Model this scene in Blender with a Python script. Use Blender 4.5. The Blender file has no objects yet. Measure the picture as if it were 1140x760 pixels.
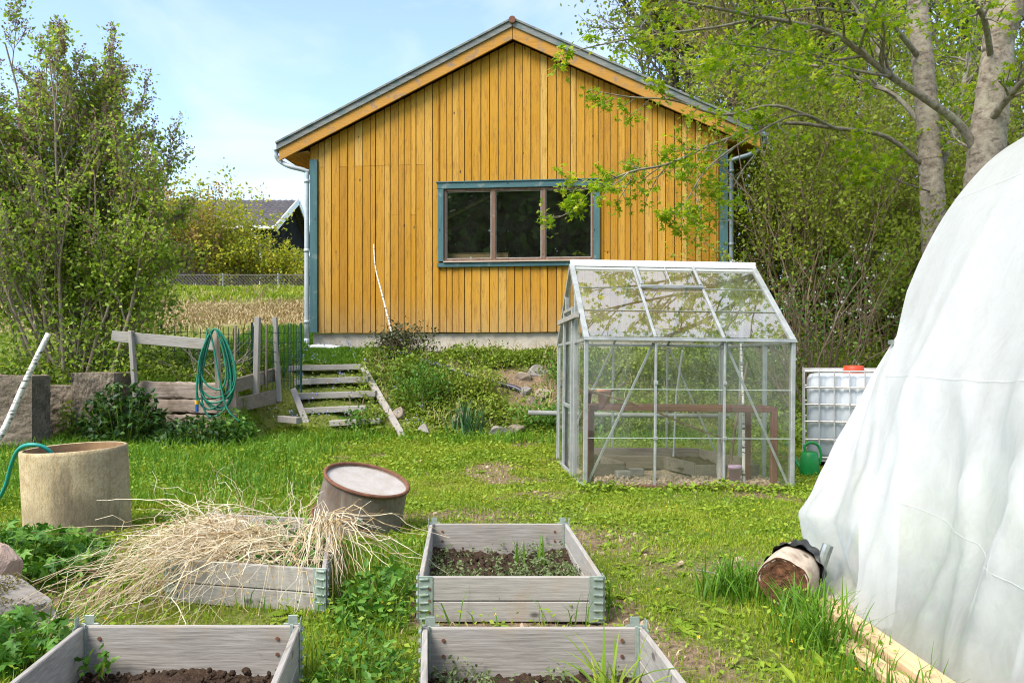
import bpy, math, random
import numpy as np
from mathutils import Vector, Matrix, Euler

# ------------------------------------------------------------------ camera, light, exposure
C = bpy.context.scene
COL = C.collection
R = math.radians
CAMH, FPX, CX, HY = 1.12, 912.0, 570.0, 406.0        # camera height, focal length in photo pixels, horizon row

cam_data = bpy.data.cameras.new('camera'); cam = bpy.data.objects.new('camera', cam_data); COL.objects.link(cam)
cam.location = (0, 0, CAMH); cam.rotation_euler = (R(90), 0, 0)
cam_data.sensor_width = 36.0; cam_data.lens = 36.0 * FPX / 1140.0
cam_data.shift_y = (HY - 380.0) / 1140.0
cam_data.clip_start = 0.05; cam_data.clip_end = 2000
C.camera = cam

SUN_EL, SUN_AZ = 50.0, 228.0                          # azimuth measured from +Y (north) clockwise: behind the camera, to its left
SUN_STRENGTH, SUN_ANGLE, SKY_STRENGTH, EXPOSURE = 1.95, 30.0, 0.110, 1.70
world = bpy.data.worlds.new('World'); C.world = world; world.use_nodes = True
wn = world.node_tree; wn.nodes.clear()
w_out = wn.nodes.new('ShaderNodeOutputWorld'); w_bg = wn.nodes.new('ShaderNodeBackground')
w_sky = wn.nodes.new('ShaderNodeTexSky'); w_sky.sky_type = 'NISHITA'; w_sky.sun_disc = False
w_sky.sun_elevation = R(SUN_EL); w_sky.sun_rotation = R(SUN_AZ); w_sky.dust_density = 0.8; w_sky.air_density = 1.0; w_sky.ozone_density = 1.5
w_tc = wn.nodes.new('ShaderNodeTexCoord')
w_map = wn.nodes.new('ShaderNodeMapping'); w_map.inputs['Scale'].default_value = (1.4, 1.4, 3.2); w_map.inputs['Location'].default_value = (0.35, 0.1, 0.42)
w_noise = wn.nodes.new('ShaderNodeTexNoise'); w_noise.inputs['Scale'].default_value = 1.7; w_noise.inputs['Detail'].default_value = 7; w_noise.inputs['Roughness'].default_value = 0.55
w_noise.inputs['Distortion'].default_value = 0.5
w_ramp = wn.nodes.new('ShaderNodeValToRGB'); w_ramp.color_ramp.elements[0].position = 0.50; w_ramp.color_ramp.elements[1].position = 0.82
w_ramp.color_ramp.elements[0].color = (0.06, 0.06, 0.06, 1); w_ramp.color_ramp.elements[1].color = (0.85, 0.85, 0.85, 1)
w_mix = wn.nodes.new('ShaderNodeMix'); w_mix.data_type = 'RGBA'
w_mix.inputs[7].default_value = (3.7, 3.75, 4.2, 1)     # thin high cloud, lit by the sun
L = wn.links.new
L(w_tc.outputs['Generated'], w_map.inputs['Vector']); L(w_map.outputs[0], w_noise.inputs['Vector']); L(w_noise.outputs[0], w_ramp.inputs[0])
w_sep = wn.nodes.new('ShaderNodeSeparateXYZ'); L(w_tc.outputs['Generated'], w_sep.inputs[0])      # a thicker veil of cloud overhead
w_hi = wn.nodes.new('ShaderNodeMapRange'); w_hi.interpolation_type = 'SMOOTHSTEP'; w_hi.inputs[1].default_value = 0.55; w_hi.inputs[2].default_value = 0.9; w_hi.inputs[4].default_value = 0.85; L(w_sep.outputs[2], w_hi.inputs[0])
w_max = wn.nodes.new('ShaderNodeMath'); w_max.operation = 'MAXIMUM'; L(w_ramp.outputs[0], w_max.inputs[0]); L(w_hi.outputs[0], w_max.inputs[1])
L(w_max.outputs[0], w_mix.inputs[0]); L(w_sky.outputs[0], w_mix.inputs[6]); L(w_mix.outputs[2], w_bg.inputs['Color'])
w_bg.inputs['Strength'].default_value = SKY_STRENGTH; L(w_bg.outputs[0], w_out.inputs['Surface'])

sun_data = bpy.data.lights.new('sun', 'SUN'); sun = bpy.data.objects.new('sun', sun_data); COL.objects.link(sun)
sun_data.energy = SUN_STRENGTH; sun_data.angle = R(SUN_ANGLE); sun_data.color = (1.0, 0.93, 0.81)
_az = R(SUN_AZ); _el = R(SUN_EL)
sun_dir = Vector((math.sin(_az) * math.cos(_el), math.cos(_az) * math.cos(_el), math.sin(_el)))
sun.rotation_euler = sun_dir.to_track_quat('Z', 'Y').to_euler(); sun.location = sun_dir * 60

vs = C.view_settings
vs.view_transform = 'Standard'; vs.look = 'None'; vs.exposure = EXPOSURE; vs.gamma = 1.0; vs.use_curve_mapping = False
C.cycles.max_bounces = 12; C.cycles.transparent_max_bounces = 24; C.cycles.diffuse_bounces = 7; C.cycles.glossy_bounces = 3
C.cycles.caustics_reflective = False; C.cycles.caustics_refractive = False
C.cycles.use_denoising = True; C.cycles.use_adaptive_sampling = True; C.cycles.adaptive_threshold = 0.01; C.cycles.filter_width = 1.1
C.cycles.sample_clamp_indirect = 8.0

# ------------------------------------------------------------------ helpers
rng = np.random.default_rng(7)
random.seed(7)

def at(px, py, Y):
    """The point that stands Y metres in front of the photographer and shows at photo pixel (px, py)."""
    return np.array([(px - CX) * Y / FPX, Y, CAMH + (HY - py) * Y / FPX])

def tag(o, label=None, cat=None, group=None, kind=None):
    if label: o['label'] = label
    if cat: o['category'] = cat
    if group: o['group'] = group
    if kind: o['kind'] = kind
    return o

def thing(name, label, cat, loc=(0, 0, 0), group=None):
    o = bpy.data.objects.new(name, None); COL.objects.link(o); o.location = loc; o.empty_display_size = 0.2
    return tag(o, label, cat, group)

def copy_tree(o, loc=None, rotz=None, scale=None, parent=None):
    c = o.copy(); COL.objects.link(c)
    if parent is not None: c.parent = parent
    if loc is not None: c.location = loc
    if rotz is not None: c.rotation_euler = (0, 0, rotz)
    if scale is not None: c.scale = scale
    for ch in list(o.children): copy_tree(ch, parent=c)
    return c

def unit(v):
    v = np.asarray(v, float); return v / (np.linalg.norm(v, axis=-1, keepdims=True) + 1e-12)

class MB:
    """Collects boxes, tubes, sheets and leaves and links them as ONE mesh object."""
    def __init__(s): s.v = []; s.q = []; s.t = []; s.n = 0; s.ng = []
    def add(s, v, q=None, t=None):
        v = np.asarray(v, float).reshape(-1, 3)
        if q is not None and len(q): s.q.append(np.asarray(q, int).reshape(-1, 4) + s.n)
        if t is not None and len(t): s.t.append(np.asarray(t, int).reshape(-1, 3) + s.n)
        s.v.append(v); s.n += len(v)
    def box(s, c, size, rot=None):
        x, y, z = np.array(size) / 2.0
        v = np.array([[-x,-y,-z],[x,-y,-z],[x,y,-z],[-x,y,-z],[-x,-y,z],[x,-y,z],[x,y,z],[-x,y,z]])
        if rot is not None: v = v @ np.array(rot).T
        s.add(v + np.array(c), [[0,3,2,1],[4,5,6,7],[0,1,5,4],[1,2,6,5],[2,3,7,6],[3,0,4,7]])
    def bar(s, a, b, w, h, up=(0, 0, 1)):
        """A rectangular bar from a to b, w wide (sideways) and h high (along up)."""
        a = np.asarray(a, float); b = np.asarray(b, float); d = unit(b - a); up = np.asarray(up, float)
        side = np.cross(d, up)
        if np.linalg.norm(side) < 1e-4: side = np.cross(d, (0, 1, 0))
        side = unit(side); u = np.cross(side, d)
        v = []
        for p in (a, b):
            for sx, sz in ((-1,-1),(1,-1),(1,1),(-1,1)): v.append(p + side * sx * w / 2 + u * sz * h / 2)
        s.add(v, [[0,1,2,3],[7,6,5,4],[0,4,5,1],[1,5,6,2],[2,6,7,3],[3,7,4,0]])
    def hexa(s, v8):
        s.add(v8, [[0,3,2,1],[4,5,6,7],[0,1,5,4],[1,2,6,5],[2,3,7,6],[3,0,4,7]])
    def tube(s, pts, rad, sides=8, cap=True, ridge=0.0):
        pts = np.asarray(pts, float); n = len(pts); rad = np.broadcast_to(np.asarray(rad, float), (n,))
        d = np.empty_like(pts); d[1:-1] = pts[2:] - pts[:-2]; d[0] = pts[1] - pts[0]; d[-1] = pts[-1] - pts[-2]; d = unit(d)
        ref = np.array([0.0, 0, 1]) if abs(d[0][2]) < 0.9 else np.array([1.0, 0, 0])
        a = np.empty_like(pts); cur = unit(np.cross(d[0], ref))
        for i in range(n):
            cur = cur - d[i] * np.dot(cur, d[i]); cur = cur / (np.linalg.norm(cur) + 1e-12); a[i] = cur
        b = np.cross(d, a)
        ang = np.arange(sides) * 2 * math.pi / sides
        v = pts[:, None, :] + rad[:, None, None] * (a[:, None, :] * np.cos(ang)[None, :, None] + b[:, None, :] * np.sin(ang)[None, :, None])
        v = v.reshape(-1, 3)
        i, j = np.meshgrid(np.arange(n - 1), np.arange(sides), indexing='ij'); i = i.ravel(); j = j.ravel(); k = (j + 1) % sides
        q = np.stack([i * sides + j, i * sides + k, (i + 1) * sides + k, (i + 1) * sides + j], 1)
        t = None
        if cap:
            v = np.vstack([v, pts[0], pts[-1]]); c0, c1 = n * sides, n * sides + 1; jj = np.arange(sides); kk = (jj + 1) % sides
            t = np.vstack([np.stack([np.full(sides, c0), kk, jj], 1), np.stack([np.full(sides, c1), (n - 1) * sides + jj, (n - 1) * sides + kk], 1)])
        s.add(v, q, t)
    def lathe(s, prof, c=(0, 0, 0), sides=32, rot=None, wob=None):
        """Profile [(r, z)...] turned about z."""
        prof = np.asarray(prof, float); n = len(prof); ang = np.arange(sides) * 2 * math.pi / sides
        r = prof[:, 0][:, None] * np.ones(sides)[None]
        if wob is not None: r = r * (1 + wob(ang)[None, :])
        v = np.stack([r * np.cos(ang), r * np.sin(ang), prof[:, 1][:, None] * np.ones(sides)[None]], -1).reshape(-1, 3)
        if rot is not None: v = v @ np.array(rot).T
        i, j = np.meshgrid(np.arange(n - 1), np.arange(sides), indexing='ij'); i = i.ravel(); j = j.ravel(); k = (j + 1) % sides
        s.add(v + np.array(c), np.stack([i * sides + j, i * sides + k, (i + 1) * sides + k, (i + 1) * sides + j], 1))
    def grid(s, P, flip=False):
        """P[nu, nv, 3] as a sheet."""
        nu, nv = P.shape[:2]; i, j = np.meshgrid(np.arange(nu - 1), np.arange(nv - 1), indexing='ij'); i = i.ravel(); j = j.ravel()
        q = np.stack([i * nv + j, (i + 1) * nv + j, (i + 1) * nv + j + 1, i * nv + j + 1], 1)
        s.add(P.reshape(-1, 3), q[:, ::-1] if flip else q)
    def poly(s, pts):
        s.ng.append([s.n + i for i in range(len(pts))]); s.v.append(np.asarray(pts, float)); s.n += len(pts)
    def mesh(s, name, off):
        me = bpy.data.meshes.new(name)
        v = np.concatenate(s.v) - off
        q = np.concatenate(s.q) if s.q else np.zeros((0, 4), int); t = np.concatenate(s.t) if s.t else np.zeros((0, 3), int)
        if s.ng:
            me.from_pydata(v.tolist(), [], q.tolist() + t.tolist() + s.ng); me.update(); return me
        me.vertices.add(len(v)); me.vertices.foreach_set('co', v.ravel())
        nl = len(q) * 4 + len(t) * 3; me.loops.add(nl); me.polygons.add(len(q) + len(t))
        me.loops.foreach_set('vertex_index', np.concatenate([q.ravel(), t.ravel()]).astype(np.int32))
        st = np.concatenate([np.arange(len(q)) * 4, len(q) * 4 + np.arange(len(t)) * 3]).astype(np.int32)
        me.polygons.foreach_set('loop_start', st)
        me.update(calc_edges=True)
        return me
    def build(s, name, mat, parent=None, smooth=False, bevel=0, label=None, loc=None, segs=1, solid=0, local=False):
        if local: off = np.zeros(3)
        elif parent is not None:
            off = np.zeros(3); p = parent
            while p is not None: off = off + np.array(p.location); p = p.parent
        elif loc is not None: off = np.array(loc, float)
        else:
            v = np.concatenate(s.v); off = np.array([(v[:, 0].min() + v[:, 0].max()) / 2, (v[:, 1].min() + v[:, 1].max()) / 2, v[:, 2].min()])
        me = s.mesh(name, off)
        o = bpy.data.objects.new(name, me); COL.objects.link(o)
        if parent is not None: o.parent = parent
        elif not local: o.location = off
        if mat is not None: me.materials.append(mat)
        me.polygons.foreach_set('use_smooth', np.full(len(me.polygons), bool(smooth)))
        if solid:
            m = o.modifiers.new('solid', 'SOLIDIFY'); m.thickness = solid; m.offset = 0
        if bevel:
            m = o.modifiers.new('bevel', 'BEVEL'); m.width = bevel; m.segments = segs; m.limit_method = 'ANGLE'; m.angle_limit = R(40)
        if label: o['label'] = label
        return o

def smoothpath(pts, n=6):
    """Catmull-Rom through the points."""
    P = np.asarray(pts, float); P = np.vstack([2 * P[0] - P[1], P, 2 * P[-1] - P[-2]]); out = []
    for i in range(1, len(P) - 2):
        for k in range(n):
            t = k / n; a, b, c, d = P[i-1], P[i], P[i+1], P[i+2]
            out.append(0.5 * ((2*b) + (c-a)*t + (2*a-5*b+4*c-d)*t*t + (3*b-a-3*c+d)*t**3))
    out.append(P[-2]); return np.array(out)

def rotz(a): c, s = math.cos(a), math.sin(a); return np.array([[c,-s,0],[s,c,0],[0,0,1]])
def rotx(a): c, s = math.cos(a), math.sin(a); return np.array([[1,0,0],[0,c,-s],[0,s,c]])
def roty(a): c, s = math.cos(a), math.sin(a); return np.array([[c,0,s],[0,1,0],[-s,0,c]])
def axes_to(d):
    """Rotation whose z axis is d."""
    d = unit(d); a = np.cross((0, 0, 1), d)
    a = np.array([1.0, 0, 0]) if np.linalg.norm(a) < 1e-4 else unit(a)
    return np.stack([a, np.cross(d, a), d], 1)

def vnoise(x, y, seed=0):
    """Smooth noise from a few rotated sine waves, about -1..1."""
    r = np.random.default_rng(seed); o = 0
    for k in range(6):
        a = r.uniform(0, 6.28); f = r.uniform(0.6, 1.9); o = o + np.sin((x * math.cos(a) + y * math.sin(a)) * f * 2 + r.uniform(0, 6.28))
    return o / 3.2

# ------------------------------------------------------------------ materials
def new_mat(name):
    m = bpy.data.materials.new(name); m.use_nodes = True; nt = m.node_tree; p = nt.nodes['Principled BSDF']
    return m, nt, p
def nd(nt, t, **kw):
    n = nt.nodes.new(t)
    for k, v in kw.items(): setattr(n, k, v)
    return n
def coords(nt, scale=(1, 1, 1), kind='Object'):
    tc = nd(nt, 'ShaderNodeTexCoord'); mp = nd(nt, 'ShaderNodeMapping'); mp.inputs['Scale'].default_value = scale
    nt.links.new(tc.outputs[kind], mp.inputs['Vector']); return mp.outputs[0]
def wcoords(nt, scale=(1, 1, 1)):
    g = nd(nt, 'ShaderNodeNewGeometry'); mp = nd(nt, 'ShaderNodeMapping'); mp.inputs['Scale'].default_value = scale
    nt.links.new(g.outputs['Position'], mp.inputs['Vector']); return mp.outputs[0]
def noise(nt, vec, scale, detail=4, rough=0.6, dist=0.0):
    n = nd(nt, 'ShaderNodeTexNoise'); n.inputs['Scale'].default_value = scale; n.inputs['Detail'].default_value = detail
    n.inputs['Roughness'].default_value = rough; n.inputs['Distortion'].default_value = dist
    if vec is not None: nt.links.new(vec, n.inputs['Vector'])
    return n.outputs[0]
def ramp(nt, fac, stops):
    r = nd(nt, 'ShaderNodeValToRGB'); e = r.color_ramp.elements
    while len(e) > 1: e.remove(e[-1])
    for i, (p, c) in enumerate(stops):
        x = e[0] if i == 0 else e.new(p)
        x.position = p; x.color = (c, c, c, 1) if isinstance(c, (int, float)) else (*c, 1)
    nt.links.new(fac, r.inputs[0]); return r.outputs[0]
def mixc(nt, fac, a, b, mode='MIX'):
    m = nd(nt, 'ShaderNodeMix', data_type='RGBA', blend_type=mode)
    for inp, v in ((0, fac), (6, a), (7, b)):
        if isinstance(v, (int, float)): m.inputs[inp].default_value = v
        elif isinstance(v, tuple): m.inputs[inp].default_value = (*v, 1)
        else: nt.links.new(v, m.inputs[inp])
    return m.outputs[2]
def math_(nt, op, a, b=None):
    m = nd(nt, 'ShaderNodeMath', operation=op)
    for i, v in ((0, a), (1, b)):
        if v is None: continue
        if isinstance(v, (int, float)): m.inputs[i].default_value = v
        else: nt.links.new(v, m.inputs[i])
    return m.outputs[0]
def bump(nt, p, h, strength=0.3, dist=0.01):
    b = nd(nt, 'ShaderNodeBump'); b.inputs['Strength'].default_value = strength; b.inputs['Distance'].default_value = dist
    nt.links.new(h, b.inputs['Height']); nt.links.new(b.outputs[0], p.inputs['Normal'])
def island(nt):
    return nd(nt, 'ShaderNodeNewGeometry').outputs['Random Per Island']

AX = {'x': (0.06, 1, 1), 'y': (1, 0.06, 1), 'z': (1, 1, 0.06)}
def wood(name, cols, axis='x', grain=60, rough=0.85, bs=0.35, knots=True, stain=None, isl=0.5):
    """Boards with grain along an axis; cols = (dark, mid, light)."""
    m, nt, p = new_mat(name)
    v = coords(nt, AX[axis]); n1 = noise(nt, v, grain, 6, 0.65, 0.3)
    n2 = noise(nt, coords(nt, tuple(0.5 if a == 1 else 0.1 for a in AX[axis])), 9, 4, 0.6, 0.4)
    c = ramp(nt, n1, [(0.28, cols[0]), (0.5, cols[1]), (0.75, cols[2])])
    f2 = ramp(nt, n2, [(0.35, 0.0), (0.7, 1.0)])
    c = mixc(nt, math_(nt, 'MULTIPLY', f2, 0.55), c, cols[2])
    c = mixc(nt, math_(nt, 'MULTIPLY', ramp(nt, island(nt), [(0.0, 0.0), (1.0, 1.0)]), isl), c, cols[1])
    if knots:
        vo = nd(nt, 'ShaderNodeTexVoronoi'); vo.inputs['Scale'].default_value = 5.0
        nt.links.new(coords(nt, tuple(1.0 if a == 1 else 0.55 for a in AX[axis])), vo.inputs['Vector'])
        k = ramp(nt, vo.outputs['Distance'], [(0.045, 1.0), (0.085, 0.0)])
        c = mixc(nt, math_(nt, 'MULTIPLY', k, 0.75), c, tuple(x * 0.35 for x in cols[0]))
    if stain:
        ns = noise(nt, coords(nt, (1, 1, 1)), stain[1], 5, 0.6)
        c = mixc(nt, ramp(nt, ns, [(stain[2], 0.0), (stain[2] + 0.12, stain[3])]), c, stain[0])
    nt.links.new(c, p.inputs['Base Color']); p.inputs['Roughness'].default_value = rough
    p.inputs['Specular IOR Level'].default_value = 0.25
    bump(nt, p, n1, bs, 0.006)
    return m

def plain(name, col, rough=0.6, metal=0.0, var=0.25, scale=12, col2=None, bs=0.15, spec=0.4, fine=None, bd=0.006):
    """A surface with uneven tone: col to col2 by noise."""
    m, nt, p = new_mat(name)
    v = coords(nt); n = noise(nt, v, scale, 6, 0.65, 0.2)
    c2 = col2 or tuple(x * (1 - var) for x in col)
    c = ramp(nt, n, [(0.33, c2), (0.66, col)])
    if fine:
        nf = noise(nt, v, scale * 9, 3, 0.7); c = mixc(nt, ramp(nt, nf, [(0.45, 0.0), (0.72, fine[1])]), c, fine[0])
    nt.links.new(c, p.inputs['Base Color']); p.inputs['Roughness'].default_value = rough; p.inputs['Metallic'].default_value = metal
    p.inputs['Specular IOR Level'].default_value = spec
    if bs: bump(nt, p, noise(nt, v, scale * 4, 5, 0.7), bs, bd)
    return m

def leafmat(name, stops, trans=0.4, rough=0.55, patch=None):
    """Leaves: colour per leaf from a ramp; light passes through them."""
    m, nt, p = new_mat(name)
    r = island(nt); f = r
    if patch:
        n = noise(nt, wcoords(nt), patch, 3, 0.6)
        f = math_(nt, 'ADD', math_(nt, 'MULTIPLY', r, 0.55), math_(nt, 'MULTIPLY', ramp(nt, n, [(0.3, 0.0), (0.7, 1.0)]), 0.45))
    c = ramp(nt, f, stops)
    nt.links.new(c, p.inputs['Base Color']); p.inputs['Roughness'].default_value = rough; p.inputs['Specular IOR Level'].default_value = 0.3
    tr = nd(nt, 'ShaderNodeBsdfTranslucent'); mx = nd(nt, 'ShaderNodeMixShader'); mx.inputs[0].default_value = trans
    nt.links.new(mixc(nt, 1.0, c, (1.0, 1.0, 0.55), 'MULTIPLY'), tr.inputs['Color'])
    out = nt.nodes['Material Output']
    nt.links.new(p.outputs[0], mx.inputs[1]); nt.links.new(tr.outputs[0], mx.inputs[2]); nt.links.new(mx.outputs[0], out.inputs['Surface'])
    return m

def glassmat(name, tint=(0.93, 0.97, 0.95), dirt=0.06, refl=1.0, dirtcol=(0.5, 0.52, 0.45)):
    """Thin pane: clear, with Fresnel reflection and a little dirt."""
    m, nt, p = new_mat(name); nt.nodes.remove(p); out = nt.nodes['Material Output']
    tr = nd(nt, 'ShaderNodeBsdfTransparent'); tr.inputs[0].default_value = (*tint, 1)
    gl = nd(nt, 'ShaderNodeBsdfGlossy'); gl.inputs['Roughness'].default_value = 0.01
    ge = nd(nt, 'ShaderNodeNewGeometry'); vm = nd(nt, 'ShaderNodeVectorMath', operation='DOT_PRODUCT')
    nt.links.new(ge.outputs['Normal'], vm.inputs[0]); nt.links.new(ge.outputs['Incoming'], vm.inputs[1])
    k = math_(nt, 'SUBTRACT', 1.0, math_(nt, 'ABSOLUTE', vm.outputs['Value']))          # Schlick, both faces of the pane
    f = math_(nt, 'MINIMUM', math_(nt, 'ADD', math_(nt, 'MULTIPLY', math_(nt, 'POWER', k, 5.0), 0.9), 0.085 * refl), 1.0)
    mx = nd(nt, 'ShaderNodeMixShader'); nt.links.new(f, mx.inputs[0]); nt.links.new(tr.outputs[0], mx.inputs[1]); nt.links.new(gl.outputs[0], mx.inputs[2])
    df = nd(nt, 'ShaderNodeBsdfDiffuse'); df.inputs[0].default_value = (*dirtcol, 1)
    n = noise(nt, coords(nt), 3.0, 6, 0.7); d = ramp(nt, n, [(0.35, dirt * 0.3), (0.75, dirt * 2.2)])
    m2 = nd(nt, 'ShaderNodeMixShader'); nt.links.new(d, m2.inputs[0]); nt.links.new(mx.outputs[0], m2.inputs[1]); nt.links.new(df.outputs[0], m2.inputs[2])
    nt.links.new(m2.outputs[0], out.inputs['Surface'])
    return m

# ------------------------------------------------------------------ foliage and branches
def leaf_cloud(mb, P, size, up=0.6, axis=None, droop=0.0, aspect=0.55, rg=rng, fold=0.18):
    """One small folded leaf (4 points) at every P."""
    n = len(P)
    if n == 0: return
    size = np.broadcast_to(size, (n,)) * rg.uniform(0.65, 1.25, n)
    nrm = unit(rg.normal(size=(n, 3)) + np.array([0, 0, up * 2.0]))
    a = rg.normal(size=(n, 3)) if axis is None else axis + rg.normal(size=(n, 3)) * 0.6
    a = a + np.array([0, 0, -droop]); a = unit(a - nrm * np.sum(a * nrm, 1, keepdims=True))
    b = np.cross(nrm, a); L = size[:, None]; W = L * aspect
    base = P; tip = P + a * L - nrm * L * 0.12; mid = P + a * L * 0.45 + nrm * L * fold
    v = np.stack([base, mid + b * W * 0.5 - nrm * L * fold, tip, mid - b * W * 0.5 - nrm * L * fold], 1)
    i = np.arange(n) * 4
    mb.add(v.reshape(-1, 3), np.stack([i, i + 1, i + 2, i + 3], 1))

def lobed_cloud(mb, P, size, up=0.8, droop=0.3, rg=rng):
    """Hand-shaped leaves of five pointed lobes (11 points as five quads)."""
    n = len(P)
    if n == 0: return
    size = np.broadcast_to(size, (n,)) * rg.uniform(0.6, 1.25, n)
    nrm = unit(rg.normal(size=(n, 3)) * 0.8 + np.array([0, 0, up * 1.6]))
    a = unit(rg.normal(size=(n, 3)) + np.array([0, 0, -droop])); a = unit(a - nrm * np.sum(a * nrm, 1, keepdims=True)); b = np.cross(nrm, a)
    loc = [(0, 0)]
    for ang, ln in ((-105, .62), (-52, .9), (0, 1.0), (52, .9), (105, .62)):
        loc.append((math.cos(R(ang)) * ln, math.sin(R(ang)) * ln))
    for ang in (-130, -78, -26, 26, 78, 130): loc.append((math.cos(R(ang)) * .42, math.sin(R(ang)) * .42))
    loc = np.array(loc); S = size[:, None, None] * 0.62
    sag = np.sum(loc ** 2, 1)[None, :, None] * -0.28
    v = P[:, None, :] + S * (a[:, None, :] * loc[None, :, 0:1] + b[:, None, :] * loc[None, :, 1:2] + nrm[:, None, :] * sag)
    k = len(loc); i = np.arange(n)[:, None] * k
    q = np.stack([np.stack([i[:, 0], i[:, 0] + 6 + j, i[:, 0] + 1 + j, i[:, 0] + 7 + j], 1) for j in range(5)], 1)
    mb.add(v.reshape(-1, 3), q.reshape(-1, 4))

def blade_cloud(mb, P, h, w, lean=0.5, rg=rng, dirn=None):
    """Grass blades: a bent strip of one quad and a tip."""
    n = len(P)
    if n == 0: return
    h = np.broadcast_to(h, (n,)) * rg.uniform(0.5, 1.25, n); w = np.broadcast_to(w, (n,)) * rg.uniform(0.7, 1.3, n)
    az = rg.uniform(0, 6.283, n); l = np.stack([np.cos(az), np.sin(az), np.zeros(n)], 1) * (rg.uniform(0.1, 1.0, n) * lean)[:, None]
    az2 = rg.uniform(0, 6.283, n); s = np.stack([np.cos(az2), np.sin(az2), np.zeros(n)], 1) * (w / 2)[:, None]
    m = P + np.array([0, 0, 1.0]) * (h * 0.55)[:, None] + l * (h * 0.35)[:, None]
    t = P + np.array([0, 0, 1.0]) * (h * (1.0 - 0.35 * np.linalg.norm(l, axis=1)))[:, None] + l * h[:, None]
    v = np.stack([P - s, P + s, m + s * 0.8, m - s * 0.8, t], 1); i = np.arange(n) * 5
    mb.add(v.reshape(-1, 3), np.stack([i, i + 1, i + 2, i + 3], 1), np.stack([i + 3, i + 2, i + 4], 1))

def grow(mb, tips, p, d, length, r, lev, maxlev, spread=0.75, ratio=0.62, nch=(4, 7), wig=0.16, trop=0.12, seg=0.3, rg=rng, tmin=0.25, sides=(7, 5, 4, 3, 3), taper=0.35, rmin=0.003):
    n = max(3, int(length / seg) + 1); n = min(n, 9); pts = [np.asarray(p, float)]; d = unit(d); step = length / (n - 1); ds = [d]
    for i in range(n - 1):
        d = unit(d + rg.normal(size=3) * wig + np.array([0, 0, trop])); pts.append(pts[-1] + d * step); ds.append(d)
    pts = np.array(pts); rad = np.maximum(np.linspace(r, r * taper, n), rmin)
    mb.tube(pts, rad, sides[min(lev, len(sides) - 1)], cap=False)
    if lev >= maxlev:
        for i in range(1, n): tips.append((pts[i], ds[i]))
        return pts
    k = rg.integers(nch[0], nch[1] + 1)
    for j in range(k):
        t = tmin + (1 - tmin) * (j + rg.uniform(0.2, 0.9)) / k; f = t * (n - 1); i = min(int(f), n - 2); q = pts[i] + (pts[i + 1] - pts[i]) * (f - i)
        dd = ds[i]; a = unit(np.cross(dd, rg.normal(size=3))); ang = spread * rg.uniform(0.6, 1.25)
        cd = dd * math.cos(ang) + a * math.sin(ang)
        grow(mb, tips, q, cd, length * ratio * rg.uniform(0.7, 1.2) * (1.15 - 0.5 * t), rad[i] * 0.6, lev + 1, maxlev, spread, ratio, nch, wig, trop, seg, rg, tmin, sides, taper, rmin)
    tips.append((pts[-1], ds[-1])); return pts

def tip_points(tips, k, scatter, rg=rng):
    P = np.array([t[0] for t in tips]); D = np.array([t[1] for t in tips]); P = np.repeat(P, k, 0); D = np.repeat(D, k, 0)
    return P + rg.normal(size=P.shape) * scatter, D

# ------------------------------------------------------------------ the lie of the land
def sstep(a, b, x): t = np.clip((x - a) / (b - a), 0, 1); return t * t * (3 - 2 * t)
def H(x, y):
    x = np.asarray(x, float); y = np.asarray(y, float)
    r = np.interp(y, [-60, 8, 11.4, 12.2, 13.2, 14.1, 15, 30, 60, 900], [0, 0, .06, .46, 1.0, 1.33, 1.38, 1.45, 1.9, 3])
    l = np.interp(y, [-60, 8, 10.98, 11.12, 13, 15, 17.5, 22, 24, 60, 900], [0, 0, .08, .78, 1.02, 1.35, 1.8, 2.85, 3.35, 3.6, 4.5])
    w = sstep(-3.45, -3.8, x)
    h = r * (1 - w) + l * w
    b = 0.018 * vnoise(x * 1.3, y * 1.3, 3) + 0.012 * vnoise(x * 4.1, y * 4.1, 5)
    b = b + np.where((y > 11.5) & (y < 14.2), 0.05 * vnoise(x * 2.2, y * 2.2, 9), 0)
    return h + b * np.clip((y - 2) / 3, 0.4, 1)
# ------------------------------------------------------------------ material library
W_GREY = wood('weathered_wood_x', ((.085,.075,.066), (.285,.265,.24), (.51,.49,.46)), 'x', 95, stain=((.34,.25,.16), 3.2, .57, .5))
W_GREY_Y = wood('weathered_wood_y', ((.085,.075,.066), (.285,.265,.24), (.51,.49,.46)), 'y', 95, stain=((.34,.25,.16), 3.2, .57, .5))
W_GREY_Z = wood('weathered_wood_z', ((.15,.135,.12), (.30,.275,.25), (.46,.43,.40)), 'z', 60)
W_DARK = wood('dark_wood_x', ((.07,.055,.045), (.20,.16,.13), (.36,.31,.26)), 'x', 45, stain=((.10,.09,.06), 3, .55, .6))
W_DARK_Y = wood('dark_wood_y', ((.07,.055,.045), (.20,.16,.13), (.36,.31,.26)), 'y', 45, stain=((.10,.09,.06), 3, .55, .6))
W_NEW = wood('pale_new_wood', ((.42,.25,.12), (.58,.40,.22), (.70,.53,.34)), 'y', 40)
W_RED = wood('red_brown_wood', ((.09,.035,.028), (.16,.07,.055), (.23,.12,.10)), 'x', 40, knots=False)
W_RED_Z = wood('red_brown_wood_upright', ((.09,.035,.028), (.16,.07,.055), (.23,.12,.10)), 'z', 40, knots=False)
M_STEEL = plain('galvanised_steel', (.46,.50,.48), .45, .75, scale=25, col2=(.30,.34,.31), bs=.1)
M_HINGE = plain('green_grey_hinge_steel', (.40,.47,.42), .5, .45, scale=30, col2=(.24,.31,.27), bs=.1)
M_RUST = plain('rust', (.20,.085,.045), .85, 0, scale=30, col2=(.10,.045,.03), bs=.4)
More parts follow.
